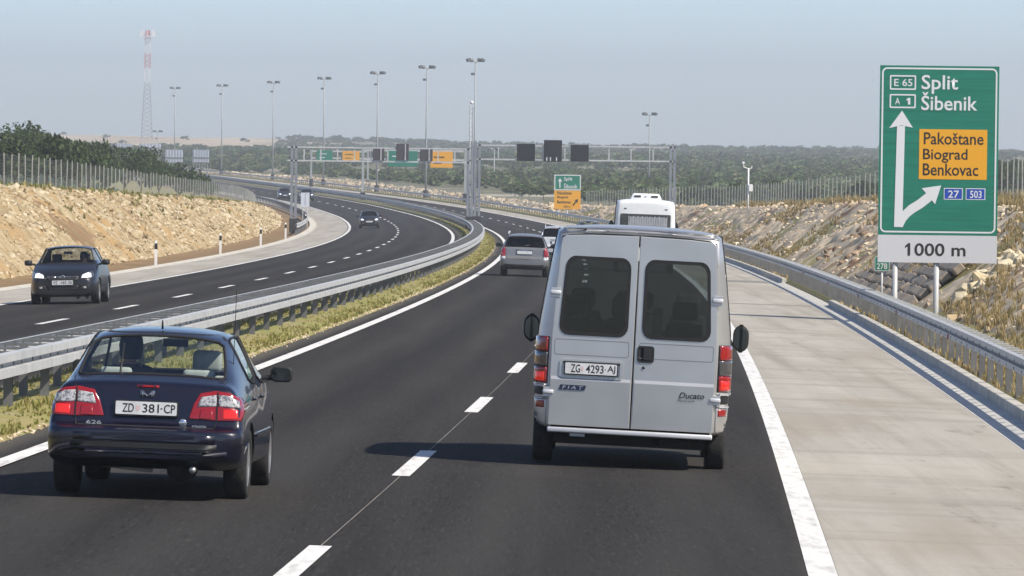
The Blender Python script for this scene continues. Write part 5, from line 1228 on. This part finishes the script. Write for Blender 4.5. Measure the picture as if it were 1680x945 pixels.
# ------------------------------------------------------------ 3. silver estate car ahead in the left lane
w_=Car('estate_car','mid silver estate car with roof rails ahead in the left lane','car',ESTATE,1.70,4.65,1.48,BASE,'silver_dk','glass_bk',[(1.0,.31,.31),(3.70,.31,.31)])
def wl(sx):
    q=lambda p:[(sx*x,z) for x,z in p][::sx]
    w_.decal('tail_lamp','rear',q([(.665,.70),(.66,.90),(.70,1.02),(.77,.98),(.83,.82),(.83,.70)]),'lamp_red',.015)
    w_.decal('bumper_corner_lamp','rear',q([(.66,.60),(.66,.685),(.83,.685),(.83,.60)]),'silver_lt',.01)
    MB().tube((sx*.58,.60,1.44),(sx*.58,.66,1.52),.022,.022,6).tube((sx*.58,.66,1.52),(sx*.57,2.7,1.54),.022,.022,6).tube((sx*.57,2.7,1.54),(sx*.57,2.8,1.44),.022,.022,6).build('roof_rail','silver_lt',w_.root,True)
    w_.mirror(sx,3.2,1.05,.2,.14,.1)
for sx in (-1,1): wl(sx)
w_.decal('chrome_strip','rear',[(-.30,.895),(-.30,.93),(.30,.93),(.30,.895)],'chrome',.02); w_.number_plate('rear',.0,.83,None)
w_.seam('tailgate_seam','rear',[(-.64,.95),(-.64,.66),(-.58,.60),(.58,.60),(.64,.66),(.64,.95)],.016)
w_.decal('bumper_trim','rear',[(-.78,.36),(-.78,.42),(.78,.42),(.78,.36)],'plastic',.01)
MB().tube((0,.62,1.49),(-.01,.55,1.75),.010,.006,5).build('aerial','plastic',w_.root); MB().tube((.0,.20,1.06),(.18,.30,1.1),.012,.01,5).build('rear_wiper','plastic',w_.root)
MB().box((-.28,.02,.375),(.28,.06,.40)).build('tow_bar','plastic',w_.root)
interior(w_); place(w_,211,1.62)

# ------------------------------------------------------------ 4. light silver estate further ahead
s4=Car('estate_car','light silver estate car half hidden by the van, ahead of the mid silver one','car',ESTATE,1.76,4.5,1.52,BASE,'silver_lt','glass_bk',[(1.0,.31,.31),(3.6,.31,.31)])
for sx in (-1,1):
    q=lambda p:[(sx*x,z) for x,z in p][::sx]
    s4.decal('tail_lamp','rear',q([(.68,.68),(.68,.98),(.74,1.0),(.83,.86),(.83,.68)]),'lamp_red',.015)
    MB().tube((sx*.58,.62,1.48),(sx*.57,2.6,1.56),.022,.022,6).build('roof_rail','silver_lt',s4.root,True); s4.mirror(sx,3.1,1.05,.2,.14,.1)
s4.decal('plate_recess','rear',[(-.35,.74),(-.35,.86),(.35,.86),(.35,.74)],'silver_dk',.006); s4.decal('handle_strip','rear',[(-.34,.90),(-.34,.925),(.34,.925),(.34,.90)],'plastic',.012); s4.number_plate('rear',0,.80,None)
MB().box((-.3,.55,1.45),(.3,.68,1.485)).build('spoiler_lip','silver_lt',s4.root,True,bevel=.01)
interior(s4); place(s4,268,2.55)

# ------------------------------------------------------------ 5. maroon saloon
m5=Car('hatchback_car','dark maroon car seen over the van roof between silver estate and bus','car',HATCH,1.68,4.4,1.40,BASE,'maroon','glass',[(0.95,.30,.30),(3.5,.30,.30)])
for sx in (-1,1): m5.decal('tail_lamp','rear',[(sx*.5,.70),(sx*.5,.86),(sx*.80,.84),(sx*.82,.70)][::sx],'lamp_red',.012); m5.mirror(sx,3.1,1.0,.19,.13,.1)
m5.number_plate('rear',0,.76,None); interior(m5); place(m5,372,5.15)

# ------------------------------------------------------------ 6. white midibus
B_=lambda w,zt,zr,zb=.38:[(0,zb),(w*.9,zb),(w,zb+.08),(w,.95),(w*.995,1.6),(w*.955,zr),(w*.72,zt-.02),(0,zt)]
BUS=[(0,B_(1.06,2.70,2.58,.45),'body','body'),(.05,B_(1.13,2.79,2.68,.42),'body','body'),(.16,B_(1.175,2.84,2.73),'body','body'),(.5,B_(1.18,2.85,2.74),'side_window','body'),
     (3.0,B_(1.18,2.85,2.74),'side_window','body'),(5.6,B_(1.18,2.85,2.74),'side_window','body'),(6.6,B_(1.17,2.82,2.70),'body','windscreen'),(7.0,B_(1.15,1.5,1.4),'body','body'),(7.3,B_(1.10,1.3,1.2),'body','body'),(7.4,B_(1.0,1.1,1.0,.45),'body','body')]
b6=Car('midibus','white midibus with curtained rear window and roof unit in the right lane','bus',BUS,2.36,7.4,2.85,(2.36,7.4,2.85),'buswhite','glass_bk',[(1.5,.40,.40),(5.7,.40,.40)],seal_r=.02)
wb_=b6.decal('rear_window','rear',rrect(-.97,.97,1.72,2.26,.05,4),'gap',.01,dens=.06)
yw=b6.hit('rear',0,2.0)[0].y
cu=MB(); N=64
V=[];F=[]
for k in range(N+1):
    x=-.66+1.5*k/N; y=yw-.030+.010*math.sin(k*1.6)
    V+=[(x,y,1.76),(x,y,2.16+.02*math.sin(k*.9))]
for k in range(N): F.append((2*k,2*k+2,2*k+3,2*k+1))
cu.add(V,F).build('curtain','curtain',wb_,True,False); MB().prism(rrect(-.95,.95,1.74,2.24,.05,4),yw-.056,yw-.05).build('window_glass','glass_n',wb_)
MB().prism(rrect(-.62,.62,1.0,1.03,.01,2),yw-.03,yw).build('engine_grille_slot','plastic',b6.root)
st_=b6.decal('warning_sticker','rear',[(-.93,1.45),(-.93,1.62),(-.76,1.62),(-.76,1.45)],'sorange',.006); st_.data.materials[0]=mat('yellow sticker',(.6,.5,.08),.5); b6.decal('sticker_mark','rear',[(-.89,1.49),(-.85,1.58),(-.80,1.49)],'sblack',.010,st_)
em=b6.decal('rear_emblem','rear',[(-.40,1.30),(-.36,1.40),(-.28,1.42),(-.20,1.36),(-.30,1.34)],'sgreen',.008); em.data.materials[0]=mat('grey emblem',(.2,.22,.26),.4)
b6.decal('rear_lettering_bar','rear',[(.15,1.33),(.15,1.37),(.55,1.37),(.55,1.33)],'signback',.006)
for sx in (-1,1):
    b6.decal('marker_lamp','rear',[(sx*.74,2.44),(sx*.74,2.48),(sx*.84,2.48),(sx*.84,2.44)][::sx],'lamp_grey',.015); b6.decal('tail_lamp','rear',[(sx*.9,.8),(sx*.9,1.15),(sx*1.1,1.15),(sx*1.1,.8)][::sx],'lamp_red',.015); b6.mirror(sx,6.7,1.75,.2,.42,.12)
MB().add([(-.62,.7,2.82),(.62,.7,2.82),(.62,2.6,2.82),(-.62,2.6,2.82),(-.5,.78,3.06),(.5,.78,3.06),(.5,2.5,3.06),(-.5,2.5,3.06)],[(0,1,5,4),(1,2,6,5),(2,3,7,6),(3,0,4,7),(4,5,6,7),(3,2,1,0)]).build('roof_unit','buswhite',b6.root,True,bevel=.05)
for x in (-.33,.33): MB().box((x-.13,.70,2.91),(x+.13,.735,2.98)).build('fan_grille','plastic',b6.root)
MB().box((-.06,.69,2.95),(.06,.73,2.98)).build('roof_unit_badge','signback',b6.root)
place(b6,236,5.95)

# ------------------------------------------------------------ 7. charcoal hatchback coming towards us
def front_face(c,lit=True,grille='plastic',txt=None):
    W=c.W/1.71; Z=c.H/1.44
    for sx in (-1,1):
        q=lambda p:[(sx*x*W,z*Z) for x,z in p][::-sx]
        hl=c.decal('headlamp','front',q([(.42,.63),(.46,.73),(.60,.80),(.71,.80),(.735,.70),(.70,.64)]),'lamp_grey',.010)
        c.decal('lamp_lens','front',q([(.46,.645),(.48,.715),(.60,.765),(.67,.75),(.68,.66)]),'head_lit' if lit else 'lamp_clear',.018,hl)
        c.decal('fog_lamp_bezel','front',q([(.42,.37),(.44,.46),(.66,.47),(.66,.38)]),'plastic',.008); c.decal('fog_lamp','front',q([(.50,.39),(.50,.44),(.57,.44),(.57,.39)]),'lamp_clear',.016)
        c.mirror(sx,3.18*c.L/4.58,1.02*Z,.2,.14,.1)
    c.decal('grille','front',[(-.36*W,.585*Z),(-.40*W,.67*Z),(.40*W,.67*Z),(.36*W,.585*Z)][::-1],grille,.008); c.decal('grille_bar','front',[(-.38*W,.665*Z),(-.38*W,.685*Z),(.38*W,.685*Z),(.38*W,.665*Z)][::-1],'chrome',.014)
    c.decal('lower_intake','front',[(-.36*W,.36*Z),(-.38*W,.47*Z),(.38*W,.47*Z),(.36*W,.36*Z)][::-1],'plastic',.008)
    h=c.hit('front',0,.675*Z)[0]; em=MB().rev([(.035,0),(.045,.01),(.055,0),(.045,-.006),(.035,0)],18,'y',(0,h.y+.02,.67*Z)).build('emblem_ring','chrome',c.root,True)
    MB().prism([(-.045,.665*Z),(.01,.675*Z),(.045,.68*Z),(-.01,.668*Z)],h.y+.02,h.y+.026).build('emblem_bolt','chrome',em)
    return c.number_plate('front',0,.535*Z,txt)
HATCH2=[(y,s,a,b) for (y,s,a,b) in HATCH]
a7=Car('hatchback_car','charcoal hatchback with lit headlamps oncoming below the left rock slope','car',HATCH,1.755,4.25,1.46,BASE,'charcoal','glass_dk',[(0.85,.31,.31),(3.40,.31,.31)])
front_face(a7,txt=[('PZ',-.85,-.45),('183',-.12,.38),('DN',.55,.92)]); interior(a7); place(a7,157,-8.92,back=True)
ob=person('person','driver of the charcoal oncoming hatchback behind its windscreen',(0,0,0),0,'shirt2'); ob.matrix_world=a7.root.matrix_world@Matrix.Translation((-.34,2.0,.46))
# ------------------------------------------------------------ 8-10. distant oncoming cars
a8=Car('hatchback_car','small dark oncoming car with lit headlamps under the left gantry','car',HATCH,1.62,4.0,1.38,BASE,'charcoal','glass_bk',[(0.85,.29,.29),(3.2,.29,.29)],sub=1); front_face(a8,txt=None); place(a8,484,-9.0,back=True)
a9=Car('hatchback_car','very distant dark oncoming car at the crest edge, left of the gantry post','car',HATCH,1.72,4.3,1.45,BASE,'charcoal','glass_bk',[(0.9,.3,.3),(3.4,.3,.3)],sub=1); front_face(a9,txt=None); place(a9,772,-9.6,back=True)
aa=Car('hatchback_car','very distant dark oncoming car right behind the left gantry post','car',HATCH,1.72,4.3,1.45,BASE,'navy','glass_bk',[(0.9,.3,.3),(3.4,.3,.3)],sub=1); front_face(aa,txt=None); place(aa,758,-7.6,back=True)

# ------------------------------------------------------------ hazy air
hz=MB().box((-4000,-30,-12),(4000,5700,90)).build('haze','gap'); hm=bpy.data.materials.new('haze air'); hm.use_nodes=True; nt=hm.node_tree; nt.nodes.clear()
pv=nt.nodes.new('ShaderNodeVolumePrincipled'); pv.inputs['Color'].default_value=(0.93,0.96,1.0,1); pv.inputs['Density'].default_value=HAZE; pv.inputs['Anisotropy'].default_value=0.2
on=nt.nodes.new('ShaderNodeOutputMaterial'); nt.links.new(pv.outputs[0],on.inputs['Volume']); hz.data.materials.clear(); hz.data.materials.append(hm); tag(hz,'pale summer haze filling the air over the plain','haze',kind='stuff')
